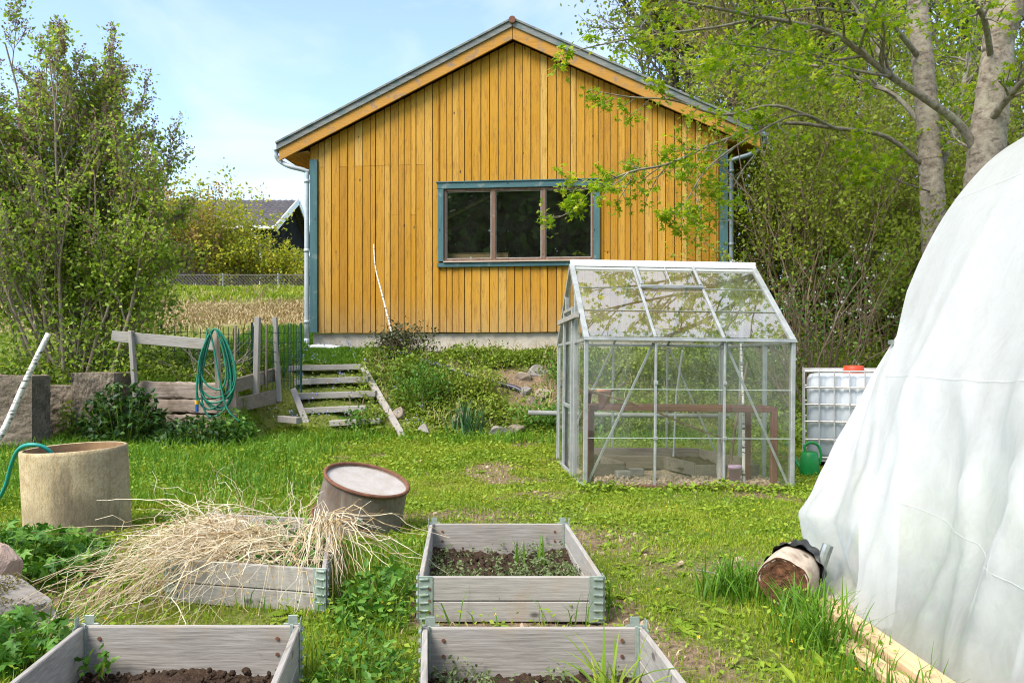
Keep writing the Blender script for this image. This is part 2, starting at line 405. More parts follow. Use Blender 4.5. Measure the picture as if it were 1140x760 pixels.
M_ALU = plain('aluminium', (.50,.52,.52), .42, .5, scale=9, col2=(.34,.36,.35), bs=.05)
M_WHITE = plain('white_painted_metal', (.80,.81,.80), .4, 0, scale=10, col2=(.66,.68,.67), bs=.05)
M_SOIL = plain('dark_soil', (.050,.032,.022), .95, 0, scale=22, col2=(.022,.014,.010), bs=1.0, spec=.1, fine=((.13,.09,.06), .6))
M_CONC = plain('rough_concrete', (.25,.205,.155), .95, 0, scale=3.2, col2=(.095,.075,.055), bs=1.0, spec=.15, fine=((.40,.36,.31), .28), bd=.035)
M_STONE = plain('granite', (.34,.315,.285), .85, 0, scale=6, col2=(.19,.17,.15), bs=.6, spec=.25, fine=((.55,.52,.48), .18))
M_STONE_TAN = plain('tan_stone', (.35,.29,.225), .9, 0, scale=8, col2=(.19,.15,.115), bs=.6, spec=.2)
M_PLASTIC_GREEN = plain('green_plastic', (.012,.26,.055), .38, 0, scale=6, col2=(.010,.19,.040), bs=0)
M_HOSE = plain('green_hose_rubber', (.016,.20,.125), .42, 0, scale=10, col2=(.012,.13,.085), bs=0)
M_TURQ = plain('turquoise_hose_rubber', (.02,.33,.27), .4, 0, scale=10, bs=0)
M_TERRA = plain('terracotta', (.62,.28,.17), .85, 0, scale=14, col2=(.48,.20,.12), bs=.2)
M_BLACK = plain('black_plastic', (.022,.022,.025), .38, 0, scale=14, col2=(.012,.012,.014), bs=.4)

def birchbark(name, axis='z'):
    m, nt, p = new_mat(name)
    v = coords(nt); n = noise(nt, v, 6, 5, .65); c = ramp(nt, n, [(.3, (.60,.55,.48)), (.62, (.80,.77,.72))])
    sc = {'z': (1, 1, 6), 'x': (6, 1, 1)}[axis]
    d = noise(nt, coords(nt, sc), 9, 4, .6); c = mixc(nt, ramp(nt, d, [(.54, 0.0), (.60, .95)]), c, (.05,.04,.035))
    nt.links.new(c, p.inputs['Base Color']); p.inputs['Roughness'].default_value = .75; bump(nt, p, d, .3); return m
M_BIRCH = birchbark('white_birch_bark')

def bark(name, dark, mid, light, scale=(1, 1, .5), ns=14, lichen=None, band=False):
    m, nt, p = new_mat(name); v = coords(nt, scale); n = noise(nt, v, ns, 7, .7, .3)
    c = ramp(nt, n, [(.28, dark), (.48, mid), (.72, light)])
    if band:
        b = noise(nt, coords(nt, (1, 1, 3.2)), 6, 6, .72, .6); c = mixc(nt, ramp(nt, b, [(.55, 0.0), (.64, .7)]), c, dark)
    if lichen:
        l = noise(nt, coords(nt), 4, 5, .7); c = mixc(nt, ramp(nt, l, [(.52, 0.0), (.66, .7)]), c, lichen)
    nt.links.new(c, p.inputs['Base Color']); p.inputs['Roughness'].default_value = .9; p.inputs['Specular IOR Level'].default_value = .15
    bump(nt, p, n, .7, .02); return m
B_MAPLE = bark('pale_scaly_bark', (.07,.055,.045), (.29,.24,.19), (.48,.42,.345), (1, 1, 1.3), 10, (.42,.39,.30), True)
B_MAPLE_LIMB = bark('lichen_grey_bark', (.08,.065,.05), (.22,.19,.155), (.36,.33,.27), (1, 1, 1), 16, (.33,.35,.24))
B_LILAC = bark('brown_shrub_bark', (.15,.11,.085), (.32,.25,.20), (.45,.38,.31), (1, 1, .4), 20)
B_TWIG = bark('red_brown_twig', (.10,.07,.045), (.24,.175,.115), (.36,.29,.20), (1, 1, .4), 20)
B_GREY = bark('grey_trunk_bark', (.06,.052,.045), (.15,.135,.115), (.26,.24,.21), (1, 1, .4), 12, (.24,.26,.19))

# greens
F_GRASS = leafmat('grass_blade', [(0, (.09,.20,.018)), (.30, (.19,.31,.022)), (.62, (.31,.40,.032)), (.84, (.45,.46,.065)), (1, (.58,.51,.25))], .4, .5, .9)
F_TALL = leafmat('tall_grass_blade', [(0, (.05,.15,.012)), (.5, (.115,.26,.018)), (1, (.22,.36,.035))], .35, .45, .6)
F_WEED = leafmat('broad_weed_leaf', [(0, (.10,.20,.016)), (.5, (.21,.32,.022)), (.85, (.33,.41,.035)), (1, (.48,.46,.10))], .3, .5, .7)
F_LUSH = leafmat('lush_weed_leaf', [(0, (.040,.13,.014)), (.5, (.085,.22,.022)), (1, (.16,.31,.04))], .3, .45)
F_SLOPE = leafmat('slope_leaf', [(0, (.085,.15,.02)), (.4, (.155,.245,.025)), (.75, (.25,.335,.032)), (1, (.38,.40,.08))], .3, .55, .8)
F_GREYW = leafmat('grey_green_weed', [(0, (.10,.15,.06)), (.6, (.17,.235,.09)), (1, (.27,.33,.15))], .3, .6)
F_MAPLE = leafmat('young_maple_leaf', [(0, (.15,.28,.012)), (.45, (.27,.42,.018)), (.8, (.40,.52,.024)), (1, (.58,.60,.06))], .6, .5)
F_YELLOW = leafmat('yellow_green_leaf', [(0, (.14,.23,.02)), (.5, (.26,.34,.03)), (1, (.48,.48,.07))], .55, .5)
F_LILAC = leafmat('lilac_leaf', [(0, (.17,.28,.045)), (.5, (.28,.42,.055)), (.85, (.42,.53,.08)), (1, (.56,.62,.17))], .55, .45)
F_BUD = leafmat('purple_brown_bud', [(0, (.17,.09,.085)), (.6, (.29,.18,.165)), (1, (.40,.28,.23))], .1, .7)
F_FOREST = leafmat('undergrowth_leaf', [(0, (.13,.18,.03)), (.4, (.23,.30,.038)), (.75, (.35,.43,.05)), (1, (.46,.48,.11))], .5, .55, .5)
F_HEDGE = leafmat('hedge_leaf', [(0, (.19,.25,.03)), (.45, (.33,.38,.035)), (.8, (.52,.50,.045)), (1, (.60,.50,.07))], .45, .55)
F_RUSSET = leafmat('russet_leaf', [(0, (.26,.14,.07)), (.5, (.38,.25,.08)), (1, (.50,.42,.09))], .35, .55)
F_SPRUCE = leafmat('spruce_needles', [(0, (.014,.035,.012)), (.6, (.032,.068,.018)), (1, (.06,.10,.025))], .12, .6)
F_IVY = leafmat('dark_leaf', [(0, (.012,.040,.010)), (.5, (.032,.085,.016)), (1, (.075,.16,.03))], .22, .4)
F_BASE = leafmat('bronze_shrub_leaf', [(0, (.030,.045,.020)), (.5, (.060,.075,.030)), (1, (.12,.12,.05))], .2, .5)
F_FLOWER = leafmat('white_blossom', [(0, (.72,.72,.68)), (1, (.85,.85,.82))], .3, .6)
F_DANDE = leafmat('dandelion_yellow', [(0, (.72,.42,.01)), (1, (.85,.60,.02))], .2, .6)
F_STRAW = leafmat("dry_stalk", [(0, (.26,.16,.07)), (.22, (.50,.37,.19)), (.5, (.68,.56,.36)), (1, (.84,.77,.60))], .05, .75)
F_DRY = leafmat('dry_grass_blade', [(0, (.27,.20,.10)), (.5, (.43,.34,.19)), (.9, (.55,.47,.28)), (1, (.22,.28,.05))], .15, .8)
F_BLUE = leafmat('pale_blue_flower', [(0, (.25,.30,.62)), (1, (.45,.50,.75))], .2, .6)

# ------------------------------------------------------------------ the ground
def ground_mesh():
    xs = np.concatenate([-np.geomspace(420, 10.5, 26), np.arange(-10, 7.01, .14), np.geomspace(7.6, 420, 26)])
    ys = np.concatenate([-np.geomspace(300, 2, 14), np.arange(-1, 1.6, .5), np.arange(1.7, 10.9, .13), np.arange(10.9, 11.3, .03), np.arange(11.3, 26, .15), np.geomspace(26.5, 900, 30)])
    X, Y = np.meshgrid(xs, ys, indexing='ij'); P = np.stack([X, Y, H(X, Y)], -1)
    mb = MB(); mb.grid(P); return mb, P
m, nt, p = new_mat('ground_earth')
at_dry = nd(nt, 'ShaderNodeAttribute', attribute_name='dry').outputs['Fac']; at_soil = nd(nt, 'ShaderNodeAttribute', attribute_name='soil').outputs['Fac']
v = wcoords(nt); n1 = noise(nt, v, 3.2, 6, .65); n2 = noise(nt, v, 26, 5, .7); n3 = noise(nt, v, 90, 3, .6)
g = ramp(nt, n2, [(.3, (.07,.10,.022)), (.52, (.15,.18,.035)), (.72, (.30,.26,.11))])
soil = ramp(nt, n2, [(.3, (.10,.07,.045)), (.52, (.23,.165,.105)), (.75, (.38,.30,.20))])
dry = ramp(nt, n2, [(.3, (.20,.145,.08)), (.55, (.37,.29,.17)), (.78, (.50,.42,.27))])
sf = ramp(nt, math_(nt, 'ADD', math_(nt, 'MULTIPLY', n1, .8), at_soil), [(.56, 0.0), (.74, 1.0)])
df = ramp(nt, math_(nt, 'ADD', math_(nt, 'MULTIPLY', n1, .5), at_dry), [(.52, 0.0), (.85, 1.0)])
c = mixc(nt, df, mixc(nt, sf, g, soil), dry)
nt.links.new(c, p.inputs['Base Color']); p.inputs['Roughness'].default_value = .95; p.inputs['Specular IOR Level'].default_value = .1
bump(nt, p, math_(nt, 'ADD', n2, math_(nt, 'MULTIPLY', n3, .4)), .9, .03)
M_GROUND = m
def soil_mask(x, y):
    """0..1 where bare earth shows through the lawn."""
    s = .62*np.clip(vnoise(x*1.15, y*1.15, 201)*.8 + vnoise(x*3.1, y*3.1, 202)*.5 - .10, 0, 1)*((y < 11.4) & (x > -2.6))
    for cx, cy, rx, ry, k in ((.55,5.2,.5,.5,.55), (-.35,6.1,.9,.35,.5), (.62,9.3,.35,.9,.6), (1.15,4.5,.5,.25,.4), (.2,7.0,.6,.3,.35), (1.45,3.3,.16,.7,.5), (.5,12.9,1.5,.7,.45), (1.0,12.3,.5,.4,.5), (-.9,13.4,.8,.5,.25), (1.62,8.4,1.0,1.1,.8)):
        s = np.maximum(s, k * np.exp(-(((x - cx) / rx) ** 2 + ((y - cy) / ry) ** 2)))
    return s
def dry_mask(x, y):
    k = np.exp(-((y - 19.9) / 1.9) ** 4) * (x < -2.5)
    return k * .62
mb, P = ground_mesh()
go = mb.build('ground', M_GROUND, smooth=True, loc=(0, 0, 0)); tag(go, kind='structure')
for nm, fn in (('dry', dry_mask), ('soil', soil_mask)):
    at_ = go.data.attributes.new(nm, 'FLOAT', 'POINT'); at_.data.foreach_set('value', fn(P[..., 0], P[..., 1]).ravel().astype(np.float32))

# ------------------------------------------------------------------ the yellow house
TH = R(-5.8)
house = thing('wooden_house', 'yellow vertical board gable house with blue trimmed three pane window', 'house', (.03, 14.6, 0)); house.rotation_euler = (0, 0, TH)
m, nt, p = new_mat('yellow_painted_boards')
v = coords(nt, (1, 1, .05)); n1 = noise(nt, v, 55, 6, .65, .2); n2 = noise(nt, coords(nt, (1, 1, .35)), 1.6, 5, .6); n3 = noise(nt, coords(nt, (1, 1, .18)), 11, 5, .7)
isl = island(nt)
c = ramp(nt, isl, [(0, (.36,.17,.014)), (.2, (.44,.215,.018)), (.7, (.48,.245,.022)), (.9, (.52,.285,.045)), (1, (.54,.34,.09))])
c = mixc(nt, ramp(nt, n2, [(.42, 0.0), (.72, .4)]), c, (.50,.28,.06))
c = mixc(nt, ramp(nt, n1, [(.50, 0.0), (.74, .55)]), c, (.26,.115,.016))
c = mixc(nt, ramp(nt, n3, [(.58, 0.0), (.70, .6)]), c, (.20,.105,.04))
sp = nd(nt, 'ShaderNodeTexVoronoi'); sp.inputs['Scale'].default_value = 4.2; nt.links.new(coords(nt, (1, 1, .5)), sp.inputs['Vector'])
c = mixc(nt, ramp(nt, sp.outputs['Distance'], [(.045, .9), (.075, 0.0)]), c, (.05,.03,.02))
zz = nd(nt, 'ShaderNodeSeparateXYZ'); nt.links.new(coords(nt), zz.inputs[0]); low = ramp(nt, math_(nt, 'ADD', math_(nt, 'MULTIPLY', math_(nt, 'SUBTRACT', zz.outputs[2], 1.7), .5), math_(nt, 'MULTIPLY', n3, .5)), [(.22, .65), (.55, 0.0)])
c = mixc(nt, low, c, (.36,.25,.12))                    # splash dirt along the foot of the boards
n5 = noise(nt, coords(nt, (1, 1, .12)), 28, 6, .75, .5); c = mixc(nt, ramp(nt, n5, [(.52, 0.0), (.66, .8)]), c, (.27,.13,.025)); c = mixc(nt, ramp(nt, n5, [(.30, .4), (.40, 0.0)]), c, (.54,.32,.08))
nt.links.new(c, p.inputs['Base Color']); p.inputs['Roughness'].default_value = .8; p.inputs['Specular IOR Level'].default_value = .22; bump(nt, p, n1, .5, .008)
M_YEL = m
M_YELX = wood('yellow_painted_trim', ((.24,.11,.02), (.43,.21,.035), (.52,.30,.09)), 'x', 60, .8, stain=((.22,.17,.13), 5, .53, .8))
M_BLUE = wood('faded_blue_paint', ((.030,.075,.088), (.050,.125,.14), (.12,.21,.225)), 'z', 30, .7, stain=((.28,.30,.28), 5, .60, .6))
M_BLUEX = wood('faded_blue_paint_x', ((.030,.075,.088), (.048,.118,.132), (.11,.20,.215)), 'x', 30, .7, stain=((.28,.30,.28), 5, .60, .6))
M_GREYTRIM = wood('grey_green_weathered_trim', ((.05,.055,.052), (.15,.16,.155), (.42,.41,.38)), 'x', 35, .85, stain=((.09,.15,.155), 4, .5, .6))
M_BROWNF = wood('dark_brown_window_wood', ((.06,.028,.018), (.13,.065,.042), (.27,.19,.14)), 'z', 40, .7, stain=((.45,.38,.30), 7, .62, .6))
M_FOUND = plain('pale_plaster', (.56,.51,.45), .95, 0, scale=5, col2=(.40,.355,.305), bs=.5, spec=.15, fine=((.30,.26,.22), .35))
M_TILE = plain('roof_tile', (.13,.085,.07), .8, 0, scale=10, col2=(.07,.05,.045))

HW, Z0, ZE, TAN = 3.73, 1.70, 4.86, .479          # half width, wall foot, eave corner, roof slope
def roofz(u): return 7.21 - TAN * abs(u)          # top line of the roof edge
WX0, WX1, WZ0, WZ1 = -1.36, 1.53, 2.865, 4.37     # window opening with its casing
def wall_boards():
    mb = MB(); u = -HW + .145; r = np.random.default_rng(11); k = 0
    def seg(a, b, z0, z1f, y):
        za, zb = z1f(a), z1f(b); mb.hexa([[a,y,z0],[b,y,z0],[b,y+.022,z0],[a,y+.022,z0],[a,y,za],[b,y,zb],[b,y+.022,zb],[a,y+.022,za]])
    top = lambda q: roofz(q) - .34
    while u < HW - .15:
        w = r.choice([r.uniform(.085, .11), r.uniform(.13, .165)]) if k % 2 else r.uniform(.11, .165); b = min(u + w, HW - .148)
        for e_ in (WX0 + .03, WX1 - .03):
            if u < e_ - .001 < b: b = e_
        g = r.uniform(.008, .014); y = -.012 - (.012 if k % 2 else 0) + r.uniform(-.003, .003)
        spans = [(Z0 + r.uniform(-.006, .006), None)]
        mid = (u + b) / 2
        if WX0 + .04 < b and u < WX1 - .04:        # boards that meet the window are cut in two
            a2, b2 = u + g / 2, b - g / 2
            lo = WZ0 + .02; hi = WZ1 - .02
            seg(a2, b2, spans[0][0], lambda q: lo, y); seg(a2, b2, hi, top, y)
        elif r.random() < (.5 if mid < -1.4 else .08):
            zj = (4.72 if mid < -1.4 else 3.1) + r.choice([0, 0, 0, -.9]); zj = min(zj, top(mid) - .3)
            seg(u + g / 2, b - g / 2, spans[0][0], lambda q: zj - .0015, y); seg(u + g / 2, b - g / 2, zj + .0015, top, y)
        else: seg(u + g / 2, b - g / 2, spans[0][0], top, y)
        u = b; k += 1
    return mb
# parts of the gable wall
wb = wall_boards()
for s_ in (-1, 1):
    a_, b_ = (-HW, -HW + .143) if s_ < 0 else (HW - .143, HW)
    wb.hexa([[a_,-.02,ZE],[b_,-.02,ZE],[b_,.0,ZE],[a_,.0,ZE],[a_,-.02,roofz(a_)-.34],[b_,-.02,roofz(b_)-.34],[b_,.0,roofz(b_)-.34],[a_,.0,roofz(a_)-.34]])
wb.build('wall', M_YEL, house, local=True, bevel=.003)
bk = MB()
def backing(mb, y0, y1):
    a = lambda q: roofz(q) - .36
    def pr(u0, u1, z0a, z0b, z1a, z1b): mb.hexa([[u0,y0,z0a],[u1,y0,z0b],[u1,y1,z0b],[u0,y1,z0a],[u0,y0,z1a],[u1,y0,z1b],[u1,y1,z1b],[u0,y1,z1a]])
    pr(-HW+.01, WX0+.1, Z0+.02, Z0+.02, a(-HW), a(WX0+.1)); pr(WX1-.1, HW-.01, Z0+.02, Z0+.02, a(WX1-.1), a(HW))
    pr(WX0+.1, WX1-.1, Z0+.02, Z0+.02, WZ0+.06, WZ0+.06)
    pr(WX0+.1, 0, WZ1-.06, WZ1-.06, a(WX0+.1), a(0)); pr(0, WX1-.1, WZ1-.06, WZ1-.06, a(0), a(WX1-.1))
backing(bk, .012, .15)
M_UND = plain('dark_brown_underboard', (.10,.05,.012), .9, scale=8)  # dark brown backing that shows in the gaps between boards
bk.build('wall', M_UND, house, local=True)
ot = MB(); zt = ZE
ot.box((-HW+.075, 5.1, (Z0+zt)/2+.2), (.13, 9.9, zt-Z0)); ot.box((HW-.075, 5.1, (Z0+zt)/2+.2), (.13, 9.9, zt-Z0)); ot.hexa([[-HW,10.1,1.7],[0,10.1,1.7],[0,10.2,1.7],[-HW,10.2,1.7],[-HW,10.1,5.2],[0,10.1,7.05],[0,10.2,7.05],[-HW,10.2,5.2]]); ot.hexa([[0,10.1,1.7],[HW,10.1,1.7],[HW,10.2,1.7],[0,10.2,1.7],[0,10.1,7.05],[HW,10.1,5.2],[HW,10.2,5.2],[0,10.2,7.05]]); ot.box((0, 5.1, Z0+.55), (2*HW-.4, 9.7, .1))
ot.build('wall', M_YEL, house, local=True)
fd = MB(); fd.box((0, 5.1, .95), (2*HW-.06, 10.1, 1.48)); fd.build('foundation', M_FOUND, house, local=True)
for s in (-1, 1):
    cb = MB(); cb.box((s*(HW-.07), -.035, (Z0+ZE)/2), (.14, .05, ZE-Z0-.01)); cb.build('corner_board', M_BLUE, house, local=True, bevel=.004)
# roof: two slabs with an overhang in front, boards beneath, bargeboards at the edge
EU = 4.27; OV = -.20
for s in (-1, 1):
    rf = MB(); zi, zo = roofz(0) - .02, roofz(EU) - .02
    y0, y1 = OV + .05, 10.7
    rf.hexa([[0,y0,zi-.10],[s*EU,y0,zo-.10],[s*EU,y1,zo-.10],[0,y1,zi-.10],[0,y0,zi],[s*EU,y0,zo],[s*EU,y1,zo],[0,y1,zi]])
    rf.build('roof', M_TILE, house, local=True)
    sf = MB(); n = 2                                         # soffit boards running up the slope, and the boxed rafters
    for k in range(n):
        ya = OV + .06 + k * .09; yb = ya + .083
        if k == n - 1: yb = ya + .05
        sf.hexa([[s*.02,ya,zi-.125],[s*(EU-.02),ya,zo-.125],[s*(EU-.02),yb,zo-.125],[s*.02,yb,zi-.125],[s*.02,ya,zi-.103],[s*(EU-.02),ya,zo-.103],[s*(EU-.02),yb,zo-.103],[s*.02,yb,zi-.103]])
    a, b = HW + .005, EU - .03                               # level eave soffit along the side
    for k in range(5):
        ua = a + (b - a) * k / 5; ub = a + (b - a) * (k + .93) / 5
        sf.hexa([[s*ua,OV+.08,ZE+.12-(k)*.014],[s*ub,OV+.08,ZE+.12-(k+1)*.014],[s*ub,10.4,ZE+.12-(k+1)*.014],[s*ua,10.4,ZE+.12-k*.014],[s*ua,OV+.08,ZE+.14-k*.014],[s*ub,OV+.08,ZE+.14-(k+1)*.014],[s*ub,10.4,ZE+.14-(k+1)*.014],[s*ua,10.4,ZE+.14-k*.014]])
    sf.build('soffit', M_YELX, house, local=True)
    cosr = 1 / math.sqrt(1 + TAN * TAN)
    def barge(name, mat, zt_, zb_, y, th, ext):
        g = MB(); e = EU + ext
        g.hexa([[s*.004,y,roofz(0)+zb_],[s*e,y,roofz(e)+zb_],[s*e,y+th,roofz(e)+zb_],[s*.004,y+th,roofz(0)+zb_],[s*.004,y,roofz(0)+zt_],[s*e,y,roofz(e)+zt_],[s*e,y+th,roofz(e)+zt_],[s*.004,y+th,roofz(0)+zt_]])
        g.build(name, mat, house, local=True, bevel=.004)
    barge('bargeboard', M_YELX, -.135, -.365, OV, .04, -.02)
    barge('trim_board', M_GREYTRIM, -.035, -.155, OV - .03, .028, .02)
    barge('edge_strip', M_GREYTRIM, -.002, -.042, OV - .055, .09, .03)
rc = MB(); t = np.linspace(0, 1, 24)
for k in range(23):
    y = OV - .075 + k * .48
    rc.tube([[0, y, 7.16], [0, y + .5, 7.16]], [.062, .055], 14)
rc.build('ridge_cap', M_RUST, house, local=True, smooth=False)
# window
win = MB(); cw = .105
for (x, z, w, h, mt, nm) in ((WX0+cw/2, (WZ0+WZ1)/2, cw, WZ1-WZ0-2*cw-.004, M_BLUE, 'casing'), (WX1-cw/2, (WZ0+WZ1)/2, cw, WZ1-WZ0-2*cw-.004, M_BLUE, 'casing'), ((WX0+WX1)/2, WZ1-cw/2, WX1-WX0, cw, M_BLUEX, 'casing'), ((WX0+WX1)/2, WZ0+cw/2-.01, WX1-WX0+.03, cw-.02, M_BLUEX, 'casing')):
    pass
wf = MB(); t_ = .045; gx0, gx1, gz0, gz1 = WX0+cw, WX1-cw, WZ0+cw, WZ1-cw
d_ = (gx1 - gx0) / 3
for x in (gx0 + t_/2, gx1 - t_/2): wf.box((x, -.005, (gz0+gz1)/2), (t_, .07, gz1-gz0))
for k in (1, 2): wf.box((gx0 + k*d_, -.008, (gz0+gz1)/2), (.075, .066, gz1-gz0-.09))
wf.box(((gx0+gx1)/2, -.006, gz1-t_/2), (gx1-gx0-2*t_, .07, t_)); wf.box(((gx0+gx1)/2, -.006, gz0+t_/2), (gx1-gx0-2*t_, .08, t_))
window = wf.build('window', M_BROWNF, house, local=True, bevel=.004)
for x in (WX0+cw/2, WX1-cw/2): cs = MB(); cs.box((x, -.045, (WZ0+WZ1)/2), (cw, .05, WZ1-WZ0-2*cw)); cs.build('casing', M_BLUE, window, local=True, bevel=.004)
for z, y, w_, d__, h_ in ((WZ1-cw/2, -.047, .02, .056, cw), (WZ1+.012, -.055, .06, .075, .022), (WZ0+cw/2-.015, -.047, .02, .056, cw-.03)): cs = MB(); cs.box(((WX0+WX1)/2, y, z), (WX1-WX0+w_, d__, h_)); cs.build('casing', M_BLUEX, window, local=True, bevel=.004)
sl = MB(); sl.box(((gx0+gx1)/2, -.055, gz0-.012), (gx1-gx0, .10, .022)); sl.build('sill', wood('bare_sill_wood', ((.30,.22,.17), (.46,.37,.30), (.58,.50,.43)), 'x', 40), window, local=True)
M_WGLASS = glassmat('house_window_glass', (.70,.74,.68), .022, 2.3, (.3,.3,.26))
M_BEAD = plain('pale_glazing_bead', (.42,.40,.37), .7)
for k in range(3):
    a = gx0 + k*d_ + (.045 if k == 0 else .0385); b = gx0 + (k+1)*d_ - (.045 if k == 2 else .0385)
    gl = MB(); gl.add([[a,.003,gz0+.045],[b,.003,gz0+.045],[b,.003,gz1-.045],[a,.003,gz1-.045]], [[0,1,2,3]]); gl.build('pane', M_WGLASS, window, local=True)
    be = MB(); e = .012
    for x in (a+e/2, b-e/2): be.box((x, -.012, (gz0+gz1)/2), (e, .02, gz1-gz0-.092))
    for z in (gz0+.046+e/2, gz1-.046-e/2): be.box(((a+b)/2, -.012, z), (b-a-2*e, .02, e))
    be.build('glazing_bead', M_BEAD, window, local=True)
# box inside on the sill
bx = MB(); bx.box((-.72, .33, WZ0+.12), (1.2, .35, .30)); bx.box((-.72, .33, WZ0+.272), (1.22, .37, .006))
cbx = bx.build('cardboard_box', plain('cardboard', (.44,.29,.16), .9, scale=6), local=True)
cbx.location = house.location; cbx.rotation_euler = (0, 0, TH); tag(cbx, 'brown cardboard box lying inside behind the house window', 'box')
# rain pipes and gutters
M_PIPE = plain('pale_grey_rain_pipe', (.55,.60,.63), .45, .2, scale=8, col2=(.42,.47,.50), bs=.05)
M_PIPED = plain('slate_grey_rain_pipe', (.20,.25,.29), .45, .2, scale=8, col2=(.14,.18,.21), bs=.05)
M_PVC = plain('white_drain_pipe', (.78,.79,.78), .45, 0, scale=8, col2=(.62,.63,.61), bs=.05)
for s, mt in ((-1, M_PIPE), (1, M_PIPED)):
    gt = MB(); n = 9; ang = np.linspace(math.pi, 2*math.pi, n); gu = EU + .055; gz = roofz(EU) - .10
    y = np.array([OV-.02, 10.7]); Pg = np.stack([np.stack([s*(gu + .06*np.cos(ang)), np.full(n, yy), gz + .06*np.sin(ang)], -1) for yy in y]); gt.grid(Pg)
    gt.poly([(s*(gu + .06*math.cos(a)), OV-.02, gz + .06*math.sin(a)) for a in ang])
    g_ = gt.build('gutter', mt, house, local=True, solid=.006)
    dp = MB(); xw = s*(HW+.06)
    dp.tube(smoothpath([(s*gu, OV+.06, gz-.05), (s*gu, OV+.06, gz-.15), (s*(gu-.06), OV+.09, gz-.24), (s*(gu-.24), -.12, gz-.34), (xw+s*.0, -.045, gz-.42), (xw, -.04, gz-.55), (xw, -.04, 3.0), (xw, -.04, Z0-.10)], 5), .042, 12)
    if s < 0: dp.tube([(xw, -.04, Z0-.10), (xw, -.04, Z0-.22)], .05, 12)
    for z in (gz-.60, 3.2, Z0+.2): dp.tube([(xw, -.04, z-.03), (xw, -.04, z+.03)], .050, 12)
    dp.build('downpipe', mt, house, local=True, smooth=True)
    if s < 0:
        el = MB(); el.tube(smoothpath([(xw, -.04, Z0-.16), (xw, -.07, Z0-.27), (xw+.10, -.15, Z0-.27), (xw+.40, -.36, Z0-.26), (xw+.82, -.60, Z0-.30)], 5), .048, 12); el.build('drain_pipe', M_PVC, house, local=True, smooth=True)

# ------------------------------------------------------------------ the neighbour's house behind the bank
nh = thing('dark_timber_house', 'black timber house with tiled roof and white bargeboards behind the hedge', 'house', (-10.7, 41, 3.5))
M_BLACKW = wood('black_stained_boards', ((.008,.008,.009), (.018,.018,.020), (.04,.04,.042)), 'z', 12, .8, knots=False)
M_NTILE = plain('grey_concrete_tile', (.115,.105,.112), .75, 0, scale=2, col2=(.075,.07,.075), bs=.2)
GX, RY, RZ, EZ, HS = -10.7, 41.0, 9.36, 7.35, 4.0
b = MB(); b.box((GX-8.4, RY, 5.4), (16, 7.2, 3.9))
b.add([[GX-.4, RY-3.6, 7.36], [GX-.4, RY+3.6, 7.36], [GX-.4, RY, RZ-.12], [GX-16.4, RY-3.6, 7.36], [GX-16.4, RY+3.6, 7.36], [GX-16.4, RY, RZ-.12]], None, [[0,1,2],[4,3,5]])
for k in range(36):
    y = RY - 3.55 + k * .2; zt_ = RZ - .2 - abs(y - RY) * (RZ - EZ) / HS
    b.bar((GX-.385, y, 3.5), (GX-.385, y, zt_), .05, .05, (1, 0, 0))
b.build('wall', M_BLACKW, nh)
# tiles as rows of waves
nx, nr = 170, 15; xs = np.linspace(GX-16.6, GX, nx)
for s in (-1, 1):
    rows = []
    for r_ in range(nr):
        for e in (0, 1):
            f = (r_ + e) / nr; y = RY + s * HS * f; z = RZ - (RZ - EZ) * f + (.0 if e == 0 else .05)
            rows.append(np.stack([xs, np.full(nx, y), z + .03 * np.sin(xs * 2*math.pi / .3)], -1))
    t = MB(); t.grid(np.array(rows)); t.build('roof', M_NTILE, nh, smooth=False)
for s in (-1, 1):
    w = MB(); w.bar((GX+.03, RY, RZ-.06), (GX+.03, RY+s*HS, EZ-.06), .05, .30, (0, 0, 1)); w.build('bargeboard', M_WHITE, nh)
w = MB(); w.bar((GX-16.6, RY-HS-.06, EZ-.03), (GX, RY-HS-.06, EZ-.03), .12, .14); w.build('gutter', M_WHITE, nh)
w = MB(); w.tube(smoothpath([(GX-1.0, RY-HS-.06, EZ-.1), (GX-1.0, RY-HS-.02, EZ-.3), (GX-.75, RY-3.7, EZ-.7), (GX-.75, RY-3.7, EZ-1.2), (GX-.75, RY-3.7, 3.6)], 4), .06, 8); w.build('downpipe', M_WHITE, nh)
w = MB(); w.box((GX-.2, RY, 7.9), (.5, .01, .01))
# ------------------------------------------------------------------ wire fence behind the bank
ff = thing('chain_link_fence', 'low grey chain link fence running along the top of the bank below the hedge', 'fence', (-9.3, 26.6, 3.35))
w = MB(); x0, x1, fy, fz, fh = -13.0, -5.8, 26.6, 3.36, .68
k = np.arange(x0 - fh, x1 + fh, .11)
for a in k:
    for s in (1, -1):
        xa, xb = (a, a + fh) if s > 0 else (a + fh, a)
        w.tube([(xa, fy, fz), (xb, fy, fz + fh)], .007, 3, cap=False)
for z in (fz + .02, fz + fh): w.tube([(x0, fy, z), (x1, fy, z)], .012, 4)
w.build('mesh', plain('dull_wire', (.22,.20,.19), .7, .3), ff)
for x in np.arange(x0, x1 + .1, 1.8):
    w = MB(); w.tube([(x, fy + .03, fz - .2), (x, fy + .03, fz + fh + .05)], .03, 8); w.build('post', M_STEEL, ff)

